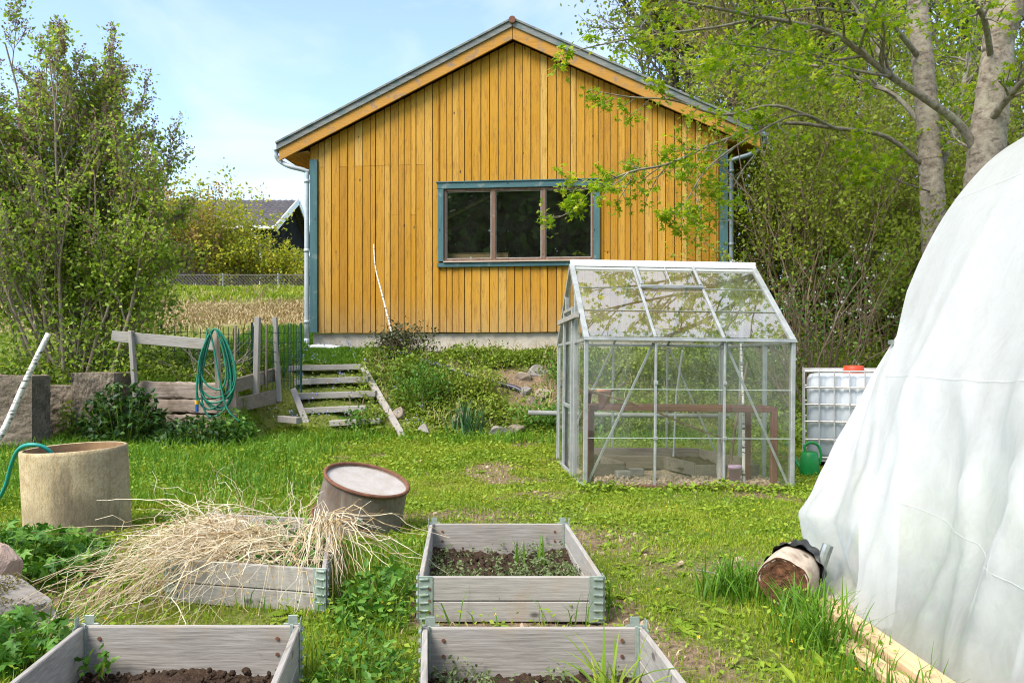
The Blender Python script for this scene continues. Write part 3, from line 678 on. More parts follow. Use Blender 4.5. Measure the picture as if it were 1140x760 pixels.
# ------------------------------------------------------------------ greenhouse
GR = R(3.4); GROT = rotz(GR) @ roty(R(.55)); GO = np.array([.655, 7.36, -.015])
def G(x, y, z): return GO + GROT @ np.array([x, y, z], float)
gh = thing('greenhouse', 'small aluminium greenhouse with clear glass panes standing on the lawn', 'greenhouse', tuple(GO)); gh.rotation_euler = Matrix(GROT.tolist()).to_euler()
GW, GD, GE, GRZ = 1.90, 2.10, 1.36, 2.14; GM = GD / 2; BW = GW / 3
M_GGLASS = glassmat('greenhouse_glass', (.96,.975,.95), .06, 1.2, (.46,.48,.36))
M_RGLASS = glassmat('greenhouse_roof_glass', (.90,.93,.88), .10, 5.5, (.48,.47,.30))
def gpart(name, fn, mat=M_ALU, parent=gh, bevel=.003): b = MB(); fn(b); return b.build(name, mat, parent, local=True, bevel=bevel)
def yslope(t): return t * GM, GE + t * (GRZ - GE)
for (x, y) in ((0, 0), (GW, 0), (0, GD), (GW, GD)):
    gpart('corner_post', lambda b: (b.box((x, y, GE/2), (.038, .038, GE)), b.box((x, y + (.045 if y == 0 else -.045), GE/2), (.012, .05, GE))))
for y in (0, GD):
    for k in (1, 2): gpart('glazing_bar', lambda b: (b.box((k*BW, y, GE/2+.02), (.021, .036, GE-.06)), [b.box((k*BW, y-.024, z), (.036, .012, .03)) for z in (.48, .98)]))
    gpart('eave_rail', lambda b: (b.box((GW/2, y, GE+.012), (GW+.05, .055, .03)), b.box((GW/2, y + (-.03 if y == 0 else .03), GE+.002), (GW+.06, .02, .012))))
    gpart('base_rail', lambda b: b.box((GW/2, y, .02), (GW-.05, .045, .05)))
    for (xa, xb) in ((.02, BW-.015), (GW-.02, 2*BW+.015)): gpart('brace', lambda b: b.bar((xa, y + (.03 if y == 0 else -.03), .05), (xb, y + (.03 if y == 0 else -.03), GE-.02), .006, .024, (0, 0, 1)))
gpart('base_board', lambda b: b.box((GW/2, -.028, .015), (GW-.1, .02, .09)), W_RED)
for x in (0, GW):
    gpart('base_rail', lambda b: b.box((x, GD/2, .02), (.045, GD-.05, .05)))
    for y in (.70, 1.40): gpart('glazing_bar', lambda b: b.box((x, y, (yslope(y/GM if y < GM else 2-y/GM)[1])/2), (.04, .028, yslope(y/GM if y < GM else 2-y/GM)[1]-.04)))
    gpart('gable_rail', lambda b: b.box((x, GD/2, GE), (.035, GD-.06, .03)))
    for s in (0, 1): gpart('rafter', lambda b: b.bar((x, 0 if s == 0 else GD, GE+.01), (x, GM, GRZ+.01), .05, .05))
for k in (1, 2):
    for s in (0, 1): gpart('roof_bar', lambda b: b.bar((k*BW, .02 if s == 0 else GD-.02, GE+.025), (k*BW, GM, GRZ+.006), .026, .035))
gpart('ridge', lambda b: (b.box((GW/2, GM, GRZ+.055), (GW+.03, .06, .035)), b.box((GW/2, GM-.012, GRZ+.018), (GW+.03, .075, .03)), b.box((GW/2, GM-.02, GRZ-.018), (GW+.02, .05, .03))), M_WHITE)
# roof vent in the middle bay
vt = gpart('roof_vent', lambda b: ([b.bar((BW*k+.0+(.02 if k == 1 else -.02), GM*.68, GE+(GRZ-GE)*.68+.05), (BW*k+(.02 if k == 1 else -.02), GM-.05, GRZ-.005+.02), .022, .022) for k in (1, 2)], b.bar((BW+.0, GM*.66, GE+(GRZ-GE)*.66+.045), (2*BW, GM*.66, GE+(GRZ-GE)*.66+.045), .03, .026), b.bar((BW*1.5, GM*.68, GE+(GRZ-GE)*.68+.05), (BW*1.5, GM-.05, GRZ+.012), .01, .01)))
sl_ = np.array([GM, GRZ - GE]); 
def slab(b, x0, x1, t0, t1, back=False, lift=.012):
    y0, z0 = yslope(t0); y1, z1 = yslope(t1)
    if back: y0, y1 = GD - y0, GD - y1
    b.add([[x0,y0,z0+lift],[x1,y0,z0+lift],[x1,y1,z1+lift],[x0,y1,z1+lift]], [[0,1,2,3]])
M_EDGE = plain('pane_edge', (.52,.60,.54), .3, 0)
for k in range(3):
    a, c_ = k*BW+.016, (k+1)*BW-.016
    for y in (0, GD):
        gpart('pane', lambda b: [b.add([[a,y+.004*j,.045+(GE-.05)*j/3],[c_,y+.004*j,.045+(GE-.05)*j/3],[c_,y+.004*j,.045+(GE-.05)*(j+1)/3+.008],[a,y+.004*j,.045+(GE-.05)*(j+1)/3+.008]], [[0,1,2,3]]) for j in range(3)], M_GGLASS, bevel=0)
    for back in (False, True):
        gpart('pane', lambda b: [slab(b, a, c_, t0, t1, back, .012 + .005*(j % 2)) for j, (t0, t1) in enumerate(((.03, .36), (.35, .67), (.66, .96)))], M_RGLASS, bevel=0)
    # pale strips along the laps of the panes
    for t in (.355, .665): gpart('pane_lap', lambda b: b.bar((a, yslope(t)[0], yslope(t)[1]+.021), (c_, yslope(t)[0], yslope(t)[1]+.021), .009, .004), M_EDGE, bevel=0)
    for z in (.48, .92): gpart('pane_lap', lambda b: b.box(((a+c_)/2, -.004, z), (c_-a, .004, .006)), M_EDGE, bevel=0)
for x in (0, GW):
    for (ya, yb) in ((.02, .685), (.715, 1.385), (1.415, 2.08)):
        def gp(b):
            za, zb = [yslope(q/GM if q < GM else 2-q/GM)[1]-.02 for q in (ya, yb)]
            if ya < GM < yb: b.add([[x,ya,.04],[x,yb,.04],[x,yb,zb],[x,GM,GRZ-.03],[x,ya,za]], [[0,1,2,4]], [[4,2,3]])
            else: b.add([[x,ya,.04],[x,yb,.04],[x,yb,zb],[x,ya,za]], [[0,1,2,3]])
        gpart('pane', gp, M_GGLASS, bevel=0)
dr = gpart('door', lambda b: ([b.box((-.03, y, .87), (.028, .035, 1.66)) for y in (.74, 1.36)], [b.box((-.03, 1.05, z), (.028, .60, .035)) for z in (.06, .72, 1.69)]))
gpart('door_track', lambda b: b.box((-.045, 1.0, 1.60), (.03, 1.5, .05)), W_GREY_Y)

# things inside the greenhouse
def gthing(o, label, cat, group=None): return tag(o, label, cat, group)
gs = MB(); xs = np.linspace(.03, GW-.03, 60); ys = np.linspace(.03, GD-.03, 60); X, Y = np.meshgrid(xs, ys, indexing='ij')
Z = .035 + .012*vnoise(X*9, Y*9, 21) + .01*vnoise(X*25, Y*25, 22)
gs.grid(np.array([[G(X[i, j], Y[i, j], Z[i, j]) for j in range(60)] for i in range(60)]))
M_DRYSOIL = plain('dry_crumbly_soil', (.48,.37,.26), .95, 0, scale=14, col2=(.22,.155,.105), bs=1.0, spec=.1, fine=((.56,.46,.35), .6))
o = gs.build('soil_floor', M_DRYSOIL, smooth=True); tag(o, kind='structure')
bt = thing('planting_bed', 'low plank planting bed of dark soil inside the greenhouse', 'planting bed', tuple(G(.95, 1.4, .03)))
def gbar(b, p, q, w, h): b.bar(G(*p), G(*q), w, h)
for pts in (((.06,1.98,.13),(1.62,1.98,.13)), ((.06,.62,.11),(.50,.70,.11)), ((.50,.70,.11),(.36,1.25,.11)), ((.36,1.25,.12),(1.02,1.22,.12)), ((1.02,1.22,.12),(1.18,.62,.12)), ((1.18,.62,.10),(1.84,.66,.10)), ((1.62,1.96,.12),(1.86,.9,.12))):
    b = MB(); gbar(b, pts[0], pts[1], .025, .13); b.build('edge_board', W_DARK, bt, bevel=.003)
for (a, c_, d, e) in ((.10, .38, .80, 1.95), (.38, 1.05, 1.30, 1.95), (1.08, 1.60, .80, 1.95)):
    b = MB(); X, Y = np.meshgrid(np.linspace(a, c_, 24), np.linspace(d, e, 30), indexing='ij'); Zs = .10 + .015*vnoise(X*14, Y*14, 4)
    b.grid(np.array([[G(X[i,j], Y[i,j], Zs[i,j]) for j in range(30)] for i in range(24)])); b.build('soil', M_SOIL, bt, smooth=True)
for (x, y, w, label) in ((.62, .78, .16, 'pale concrete paving block nearest the middle post inside the greenhouse'), (.46, .60, .14, 'grey paving block lying at the corner of the greenhouse bed edging')):
    b = MB(); b.box(G(x, y, .075), (w, .11, .07), rotz(.15)); tag(b.build('paving_block', M_STONE, bevel=.008), label, 'block')
bn = thing('potting_bench', 'red brown timber potting bench frame inside the greenhouse', 'bench', tuple(G(.95, .35, .03)))
for y, z in ((.13, .745), (.50, .745)): b = MB(); b.bar(G(.05, y, z), G(1.80, y, z - .01), .045, .05); b.build('rail', W_RED, bn, bevel=.004)
for y in (.26, .36): b = MB(); b.bar(G(.05, y, .765), G(1.78, y, .755), .07, .02); b.build('slat', W_RED, bn, bevel=.003)
for x, y in ((.07, .13), (1.78, .13), (.07, .50), (1.66, .50)): b = MB(); b.bar(G(x, y, .03), G(x, y, .72), .055, .055, (0, 1, 0)); b.build('leg', W_RED_Z, bn, bevel=.004)
for x in (.10, 1.75): b = MB(); b.bar(G(x, .16, .74), G(x, .48, .74), .04, .04); b.build('end_rail', W_RED, bn, bevel=.003)
def pot(name, label, c, r, h, mat, soil=True, cat='pot'):
    t = thing(name, label, cat, tuple(c)); b = MB()
    b.lathe([(r*.70, 0), (r*.74, 0), (r*.95, h*.78), (r*1.05, h*.78), (r*1.06, h), (r*.96, h), (r*.90, h*.75), (r*.66, .01), (0.001, .01)], c, 28); b.build('body', mat, t, smooth=True)
    if soil: b = MB(); b.lathe([(r*.9, h*.84), (r*.4, h*.87), (.001, h*.85)], c, 20); b.build('soil', M_SOIL, t, smooth=True)
    return t
bz = .775
pot('flower_pot', 'terracotta flower pot on the left end of the greenhouse bench', G(.22, .30, bz), .068, .135, M_TERRA)
pot('flower_pot', 'small dark brown pot beside the terracotta pot at the bench end', G(.06, .36, bz - .005), .055, .12, plain('brown_pot', (.20,.085,.055), .8), True)
pot('planter_pot', 'faded purple plastic pot on the greenhouse floor by the birch pole', G(1.46, .26, .05), .062, .155, plain('faded_purple_plastic', (.47,.34,.46), .55, col2=(.40,.25,.38)))
b = MB(); b.tube(smoothpath([G(.36, .34, .83), G(.28, .31, .90), G(.40, .30, .985)][0:1] + [G(.25, .28, .87), G(.30, .29, .90), G(.42, .30, .975)], 4)[3:], .008, 6); tag(b.build('stick', W_DARK), 'short dark stick resting across the terracotta pot', 'stick')
b = MB(); b.tube(smoothpath([G(.02, .15, .905), G(.55, .22, .76), G(1.05, .26, .56), G(1.46, .3, .42)], 5), np.linspace(.013, .006, 16), 6); tag(b.build('cane', bark('brown_cane', (.12,.07,.04), (.24,.15,.09), (.36,.25,.17))), 'brown cane slanting down across the greenhouse bench', 'cane')
b = MB(); b.tube(smoothpath([G(1.55, .28, .04), G(1.60, .45, .7), G(1.69, .8, 1.36)], 5), np.linspace(.016, .010, 11), 7); tag(b.build('birch_pole', M_BIRCH), 'thin white birch pole leaning in the right end of the greenhouse', 'pole')
b = MB(); b.tube(smoothpath([G(1.44, .4, .06), G(1.62, .7, .62), G(1.83, 1.0, 1.18)], 5), np.linspace(.018, .010, 11), 7); tag(b.build('dark_pole', B_TWIG), 'dark brown pole crossing behind the birch pole in the greenhouse', 'pole')
b = MB(); b.tube([G(1.30, 1.9, .1), G(1.245, 1.6, .80), G(1.23, 1.3, 1.30)], .012, 6); tag(b.build('white_cane', M_WHITE), 'straight white cane leaning near the back of the greenhouse', 'cane')
b = MB(); b.tube(smoothpath([G(1.35, .35, .05), G(1.39, .5, .25), G(1.41, .6, .42)], 4), [.03, .034, .036, .032, .03, .026, .022, .02, .018][:9], 8); tag(b.build('wooden_paddle', W_GREY_Z), 'grey wooden paddle standing beside the purple pot', 'tool')

# ------------------------------------------------------------------ water tank in its cage, watering can
tk = thing('water_tank', 'white plastic water tank in a rusty wire cage behind the greenhouse', 'tank', (3.62, 9.22, 0))
TX0, TX1, TY0, TY1, TZ0, TZ1 = 3.10, 4.14, 8.72, 9.74, .12, 1.03
M_TANK = plain('milky_plastic', (.55,.59,.64), .45, 0, scale=3, col2=(.40,.44,.49), bs=0)
b = MB(); nu = 120; prof = []
def tring(z, ins):
    P = []; cx, cy, hx, hy, rc0 = (TX0+TX1)/2, (TY0+TY1)/2, (TX1-TX0)/2-.03-ins, (TY1-TY0)/2-.03-ins, .09
    for (sx, sy, ex, ey, px_, py_) in ((-1, -1, 1, 0, 0, -1), (1, -1, 0, 1, 1, 0), (1, 1, -1, 0, 0, 1), (-1, 1, 0, -1, -1, 0)):
        ln = (hx if ex else hy)*2; k0 = hy if ex else hx
        for t in np.arange(0, 64)/64:
            d = t*ln - ln/2; edge_ = max(0, abs(d) - (ln/2 - rc0)); back_ = rc0 - math.sqrt(max(rc0**2 - edge_**2, 0)); rib = .016*max(0, math.cos(2*math.pi*d/.148))**3 if abs(d) < ln/2 - .1 else 0
            w = k0 - back_*.75 - rib; P.append((cx + ex*d + px_*w, cy + ey*d + py_*w, z))
    return P
rings = [tring(TZ0, .06), tring(TZ0+.05, .0), tring(TZ0+.5, 0), tring(TZ1-.06, .0), tring(TZ1-.015, .03), tring(TZ1, .10), tring(TZ1+.005, .4)]
Pr = np.array(rings + []); Pr = np.concatenate([Pr, Pr[:, :1]], 1); b.grid(Pr, True); b.build('tank', M_TANK, tk, smooth=True)
cg = MB(); M_CAGE = plain('rusty_cage_wire', (.62,.62,.61), .55, .4, scale=9, col2=(.40,.36,.33), bs=.1)
def loop(z, r_=.011):
    c4 = [(TX0,TY0,z),(TX1,TY0,z),(TX1,TY1,z),(TX0,TY1,z),(TX0,TY0,z)]
    for i in range(4): cg.tube([c4[i], c4[i+1]], r_, 6)
for z in (.14, .33, .52, .70, .88, 1.05): loop(z)
for k in range(8):
    f = k/7
    for y in (TY0-.012, TY1+.012): cg.tube([(TX0+(TX1-TX0)*f, y, .12), (TX0+(TX1-TX0)*f, y, 1.06)], .008, 6)
    for x in (TX0-.012, TX1+.012): cg.tube([(x, TY0+(TY1-TY0)*f, .12), (x, TY0+(TY1-TY0)*f, 1.06)], .008, 6)
cg.build('cage', M_CAGE, tk)
b = MB(); b.bar((TX0-.02, TY0+.25, 1.075), (TX1+.02, TY0+.25, 1.075), .03, .02); b.bar((TX0-.02, TY0+.75, 1.075), (TX1+.02, TY0+.75, 1.075), .03, .02); b.build('cross_bar', M_CAGE, tk)
b = MB(); b.lathe([(.001,.075),(.05,.075),(.095,.07),(.105,.055),(.11,0),(.11,-.02)], (3.60, 9.0, TZ1+.01), 28, wob=lambda a: .02*np.cos(a*14)); b.build('cap', plain('red_plastic', (.55,.06,.02), .5, bs=0), tk, smooth=True)
b = MB(); [b.box((x, 9.23, .05), (.10, 1.0, .09)) for x in (3.2, 3.62, 4.04)]; b.box((3.62, 9.23, .107), (1.04, 1.02, .018)); b.build('pallet', W_GREY_Y, tk); tk.rotation_euler = (0, 0, R(-19.5)); tk.location = (3.77, 9.02, 0)

wcx, wcy = 2.985, 8.22; wc = thing('watering_can', 'green plastic watering can standing beside the greenhouse corner', 'watering can', (wcx, wcy, 0))
b = MB(); b.lathe([(.001,.0),(.088,.0),(.096,.02),(.090,.16),(.080,.225),(.072,.235),(.066,.238),(.064,.20),(.07,.05)], (wcx, wcy, .012), 30); b.build('body', M_PLASTIC_GREEN, wc, smooth=True)
b = MB(); b.tube(smoothpath([(wcx-.045, wcy-.02, .235), (wcx-.055, wcy-.02, .31), (wcx, wcy-.03, .345), (wcx+.075, wcy-.03, .315), (wcx+.105, wcy-.03, .22), (wcx+.088, wcy-.02, .12)], 6), .014, 10); b.build('handle', M_PLASTIC_GREEN, wc, smooth=True)
b = MB(); b.tube(smoothpath([(wcx-.05, wcy+.06, .06), (wcx-.10, wcy+.12, .16), (wcx-.15, wcy+.18, .30)], 5), np.linspace(.026, .013, 11), 10); b.lathe([(.014, 0), (.036, .03), (.001, .036)], (wcx-.15, wcy+.18, .30), 16, axes_to((-.5, .6, .9))); b.build('spout', M_PLASTIC_GREEN, wc, smooth=True)

# ------------------------------------------------------------------ plastic tunnel on the right
PROF = np.array([(1.50,0),(1.56,.25),(1.64,.5),(1.735,.78),(1.82,1.06),(1.91,1.26),(2.0,1.46),(2.118,1.72),(2.257,1.95),(2.44,2.16),(2.625,2.29),(2.85,2.40),(3.1,2.465),(3.4,2.49)])
PROF = np.concatenate([PROF, [(6.8 - x, z) for x, z in PROF[-2::-1]]])
PS = smoothpath(np.c_[PROF[:, 0], np.zeros(len(PROF)), PROF[:, 1]], 6)[:, [0, 2]]
SL = np.r_[0, np.cumsum(np.linalg.norm(np.diff(PS, axis=0), axis=1))]
def prof(s): return np.stack([np.interp(s, SL, PS[:, 0]), np.interp(s, SL, PS[:, 1])], -1)
m, nt, p = new_mat('white_tunnel_plastic')
v = wcoords(nt, (1, 1, .35)); n1 = noise(nt, v, 7, 5, .6, .6); n2 = noise(nt, wcoords(nt), 38, 5, .7, .8)
zc = nd(nt, 'ShaderNodeSeparateXYZ'); nt.links.new(wcoords(nt), zc.inputs[0])
c = ramp(nt, n1, [(.3, (.74,.74,.745)), (.7, (.81,.81,.82))])
c = mixc(nt, ramp(nt, n2, [(.56, 0.0), (.78, .30)]), c, (.66,.65,.60))
nt.links.new(c, p.inputs['Base Color']); p.inputs['Roughness'].default_value = .38; p.inputs['Specular IOR Level'].default_value = .5
n4 = noise(nt, wcoords(nt, (1, 1, .6)), 11, 6, .72, 2.2); bump(nt, p, math_(nt, 'ADD', n2, math_(nt, 'MULTIPLY', n4, .5)), .34, .006); c2_ = mixc(nt, ramp(nt, n4, [(.55, 0.0), (.75, .35)]), c, (.66,.62,.53)); nt.links.new(c2_, p.inputs['Base Color'])
tl = nd(nt, 'ShaderNodeBsdfTranslucent'); tl.inputs[0].default_value = (.9, .92, .92, 1); tp = nd(nt, 'ShaderNodeBsdfTransparent')
m1 = nd(nt, 'ShaderNodeMixShader'); m1.inputs[0].default_value = .55; nt.links.new(p.outputs[0], m1.inputs[1]); nt.links.new(tl.outputs[0], m1.inputs[2])
m2 = nd(nt, 'ShaderNodeMixShader'); nt.links.new(math_(nt, 'ADD', ramp(nt, n4, [(.35, .03), (.62, .10)]), ramp(nt, zc.outputs[2], [(.05, .36), (.70, 0.0)])), m2.inputs[0]); nt.links.new(m1.outputs[0], m2.inputs[1]); nt.links.new(tp.outputs[0], m2.inputs[2])
nt.links.new(m2.outputs[0], nt.nodes['Material Output'].inputs['Surface'])
M_SHEET = m
tn = thing('plastic_tunnel', 'tall white plastic sheet tunnel with hanging folds at the right', 'polytunnel', (3.4, 2.0, 0))
nu, nv = 150, 130; s_tot = SL[-1]
S = np.linspace(0, s_tot, nv); PR = prof(S)
def tunnel_pt(U, V):
    """U 0 (far end) .. 1 (near end beyond the photographer), V index along the hoop."""
    pr = PR[V]; z = pr[..., 1]; x = pr[..., 0]
    yf = np.interp(z, [0, .35, 1.14, 1.5, 3], [3.58, 3.70, 4.06, 4.2, 4.2]); yf = np.where(x > 3.4, 4.2, yf)
    y = yf + (-.8 - yf) * U
    g = np.clip(1 - z / 2.2, 0, 1) ** .8
    rg = lambda a: 1.0 - 2.0*np.abs(np.sin(a))**.5
    f = .062*rg(y*3.1 + .10*z + 1.0) + .045*np.sin(y*5.3 - .5*z + .5) + .026*rg(y*7.7 + .3*z + .6)*np.clip(1.5 - z, 0, 1) + .005*rg(y*15 - .5*z)
    for (ya, za, yb, zb, am, wd_) in ((3.35, 1.05, 2.85, .0, .035, .07), (2.9, .95, 2.2, .05, .03, .08), (3.0, 1.9, 2.95, .9, .02, .06), (2.45, 1.3, 1.9, .1, .03, .08), (3.7, 1.0, 3.45, .2, .02, .05), (2.75, .62, 3.35, .25, -.02, .05), (3.95, 1.9, 3.8, 1.2, .012, .05)):
        L2 = (yb-ya)**2 + (zb-za)**2; tt = np.clip(((y-ya)*(yb-ya) + (z-za)*(zb-za))/L2, 0, 1); dd = np.hypot(y - ya - tt*(yb-ya), z - za - tt*(zb-za)); f = f + 1.5*am*np.exp(-(dd/wd_)**1.4)
    f = f * (.35 + .65*np.clip(z/.5, 0, 1)) * (.12 + .88*g) * np.clip((4.3 - y) / .25, .15, 1)
    q = .004*np.sin((y*1.5 - z*2)*17)*g
    side = np.where(x < 3.4, -1.0, 1.0)
    nx = side * np.clip(1.1 - z/2.5, 0, 1); nz = np.clip(z/2.5, 0, 1)
    hang = np.where((z < 1.0), .03*np.sin(np.clip(z, 0, 1)*math.pi), 0)
    return np.stack([x + nx*(f + q) + side*hang*-.4, y, np.maximum(z + nz*(f*.4), .012)], -1)
U, V = np.meshgrid(np.linspace(0, 1, nu)**1.25, np.arange(nv), indexing='ij')
b = MB(); b.grid(tunnel_pt(U, V)); b.build('sheet', M_SHEET, tn, smooth=True)
# loose end of the sheet gathered at the far corner
levels = [(1.30, [(2.02,4.15),(1.975,4.17),(1.99,4.0)]), (1.05, [(1.90,4.22),(1.85,4.22),(1.89,3.88)]), (.80, [(1.86,4.30),(1.765,4.22),(1.82,3.78)]), (.62, [(1.82,4.36),(1.685,4.22),(1.77,3.70)]), (.50, [(1.84,4.42),(1.60,4.22),(1.72,3.64)]), (.36, [(1.86,4.46),(1.505,4.20),(1.68,3.56)]), (.22, [(1.86,4.46),(1.56,4.18),(1.65,3.5)]), (.10, [(1.84,4.44),(1.60,4.12),(1.62,3.46)]), (.03, [(1.80,4.40),(1.52,4.02),(1.6,3.44)]), (.015, [(1.8,4.36),(1.44,3.98),(1.56,3.46)])]
rows = []
lz = np.array([l[0] for l in levels]); zz = np.concatenate([np.linspace(1.30, .1, 46), np.linspace(.085, .015, 8)])
for z in zz:
    c3 = np.array([[np.interp(-z, -lz, [l[1][k][d] for l in levels]) for d in range(2)] for k in range(3)])
    cu = smoothpath(np.c_[c3, np.zeros(3)], 24)[:, :2]; t = np.linspace(0, 1, len(cu))
    amp = .075*np.clip((1.25 - z)/.7, .1, 1) * np.sin(np.pi*np.clip(t, .02, .98))
    f = amp*(np.sin(t*15 + 3.2*z) + .6*np.sin(t*27 - 5*z + 1) + .3*np.sin(t*50 + 9*z))*.55
    n = np.gradient(cu, axis=0); n = unit(np.c_[-n[:, 1], n[:, 0]]); 
    rows.append(np.c_[cu - n*f[:, None], np.full(len(cu), z) + .012*np.sin(t*30)*(z < .1)])
Pg = np.array(rows); Pg[..., 2] = np.maximum(Pg[..., 2], .008)
b = MB(); b.grid(Pg); b.build('loose_end', M_SHEET, tn, smooth=True)
for zz_, r_, nm in ((1.07, .0009, 'seam'), (1.96, .0011, 'seam')):
    vi = int(np.argmin(abs(PR[:nv//2, 1] - zz_))); u = np.linspace(.0, 1, 60)**1.25; q = tunnel_pt(u, np.full(60, vi)) + np.array([-.004, 0, .003]); b = MB(); b.tube(q, r_, 5); b.build('seam', M_SHEET, tn)
u = np.linspace(.0, .8, 60); vi = np.interp(u, [0, .8], [11, 2]); q0 = tunnel_pt(u, np.floor(vi).astype(int)); q1 = tunnel_pt(u, np.floor(vi).astype(int) + 1); fr = (vi % 1)[:, None]; b = MB(); b.tube(q0*(1-fr) + q1*fr + np.array([-.003, 0, 0]), .0009, 5); b.build('seam', M_SHEET, tn)
for y in (4.12, 2.7, 1.2, -.3):
    q = prof(np.linspace(0, s_tot, 40)); cx = 3.4; q = np.c_[cx + (q[:, 0]-cx)*.925, np.full(40, y), q[:, 1]*.94]; b = MB(); b.tube(q, .016, 8); b.build('hoop', M_STEEL, tn, smooth=True)
b = MB(); b.box((1.925, 4.16, 1.235), (.016, .03, .022)); b.build('clip', M_STEEL, tn)
b = MB(); b.tube([at(922,606,3.95), at(913,632,3.95), at(910,652,3.95)], .026, 10); tag(b.build('metal_pipe', M_STEEL), 'short grey pipe standing between the log and the plastic sheet', 'pipe')
b = MB(); b.box((1.445, 2.55, .035), (.095, 2.35, .05), rotz(R(1.5))); tag(b.build('plank', W_NEW, bevel=.004), 'pale new timber plank lying along the foot of the tunnel', 'plank')
b = MB(); b.box((1.345, 2.62, .022), (.075, 2.0, .035), rotz(R(3))); tag(b.build('plank', W_NEW, bevel=.004), 'lower narrow timber batten lying in the grass outside the tunnel plank', 'plank')
b = MB(); X, Y = np.meshgrid(np.linspace(1.33, 1.62, 20), np.linspace(3.6, 4.0, 24), indexing='ij'); b.grid(np.stack([X, Y, H(X, Y) + .035*np.clip(1 - ((X-1.47)/.14)**2 - ((Y-3.8)/.2)**2, -.3, 1) + .004*vnoise(X*60, Y*60, 2)], -1))
tag(b.build('sand', plain('damp_sand', (.44,.35,.27), .95, 0, scale=30, bs=.6), smooth=True), kind='stuff')

# ------------------------------------------------------------------ log with black plastic
lg = thing('wood_log', 'short hollow log lying on the grass beside the white sheet', 'log', (1.34, 3.95, 0))
lc = np.array([1.245, 3.75, .122]); la = unit(np.array([.50, .86, .02])); LR = axes_to(la); Lr, Ll = .118, .36
wob = lambda a: .05*np.sin(2*a+.5) + .03*np.sin(5*a+1) + .012*np.sin(11*a)
b = MB(); b.lathe([(Lr*.86, .004), (Lr*.95, .0), (Lr, .012), (Lr*1.02, Ll*.5), (Lr*.98, Ll-.01), (Lr*.9, Ll), (.001, Ll)], lc, 48, LR, wob)
b.build('trunk', wood('barkless_log_wood', ((.20,.15,.11), (.40,.33,.26), (.56,.50,.42)), 'y', 30, stain=((.20,.13,.09), 9, .55, .5)), lg, smooth=True)
b = MB(); rr = np.linspace(.0, Lr*.97, 26); aa = np.linspace(0, 2*math.pi, 60); RR, AA = np.meshgrid(rr, aa, indexing='ij'); dz = .014*np.clip(1-(RR/Lr)**2, 0, 1) + .004*vnoise(RR*np.cos(AA)*47 + 3, RR*np.sin(AA)*47, 16) + .002*vnoise(RR*np.cos(AA)*140 + 3, RR*np.sin(AA)*140, 26)
P_ = np.stack([RR*np.cos(AA)*(1+wob(AA)), RR*np.sin(AA)*(1+wob(AA)), np.where(RR > Lr*.93, -.002, dz)], -1) @ LR.T + lc; b.grid(P_, True)
b.build('cut_face', plain('rotten_heartwood', (.17,.075,.04), .95, 0, scale=40, col2=(.035,.018,.012), bs=1.0, spec=.1, fine=((.33,.18,.10), .5)), lg, smooth=True)
b = MB(); ss = np.linspace(.20, .42, 22); aa = np.linspace(-.35, math.pi+.5, 46); SS, AA = np.meshgrid(ss, aa, indexing='ij')
rr = Lr*(1.08 + .05*np.sin(AA*7 + SS*30) + .05*np.sin(AA*13 - SS*44) + .10*np.clip((.24-SS)/.05, -.2, 1)) * np.where(SS > .36, 1 - (SS-.36)*6, 1)
up = np.cross(la, (0, 0, 1)); up = unit(up); vv = np.cross(up, la); P_ = lc + la*SS[..., None] + rr[..., None]*(-up*np.cos(AA)[..., None]*-1 + vv*np.sin(AA)[..., None]); P_[..., 2] = np.maximum(P_[..., 2], .01)
b.grid(P_); tag(b.build('plastic_bag', M_BLACK, smooth=True), 'crumpled black plastic sheet pulled over the end of the log', 'plastic bag')

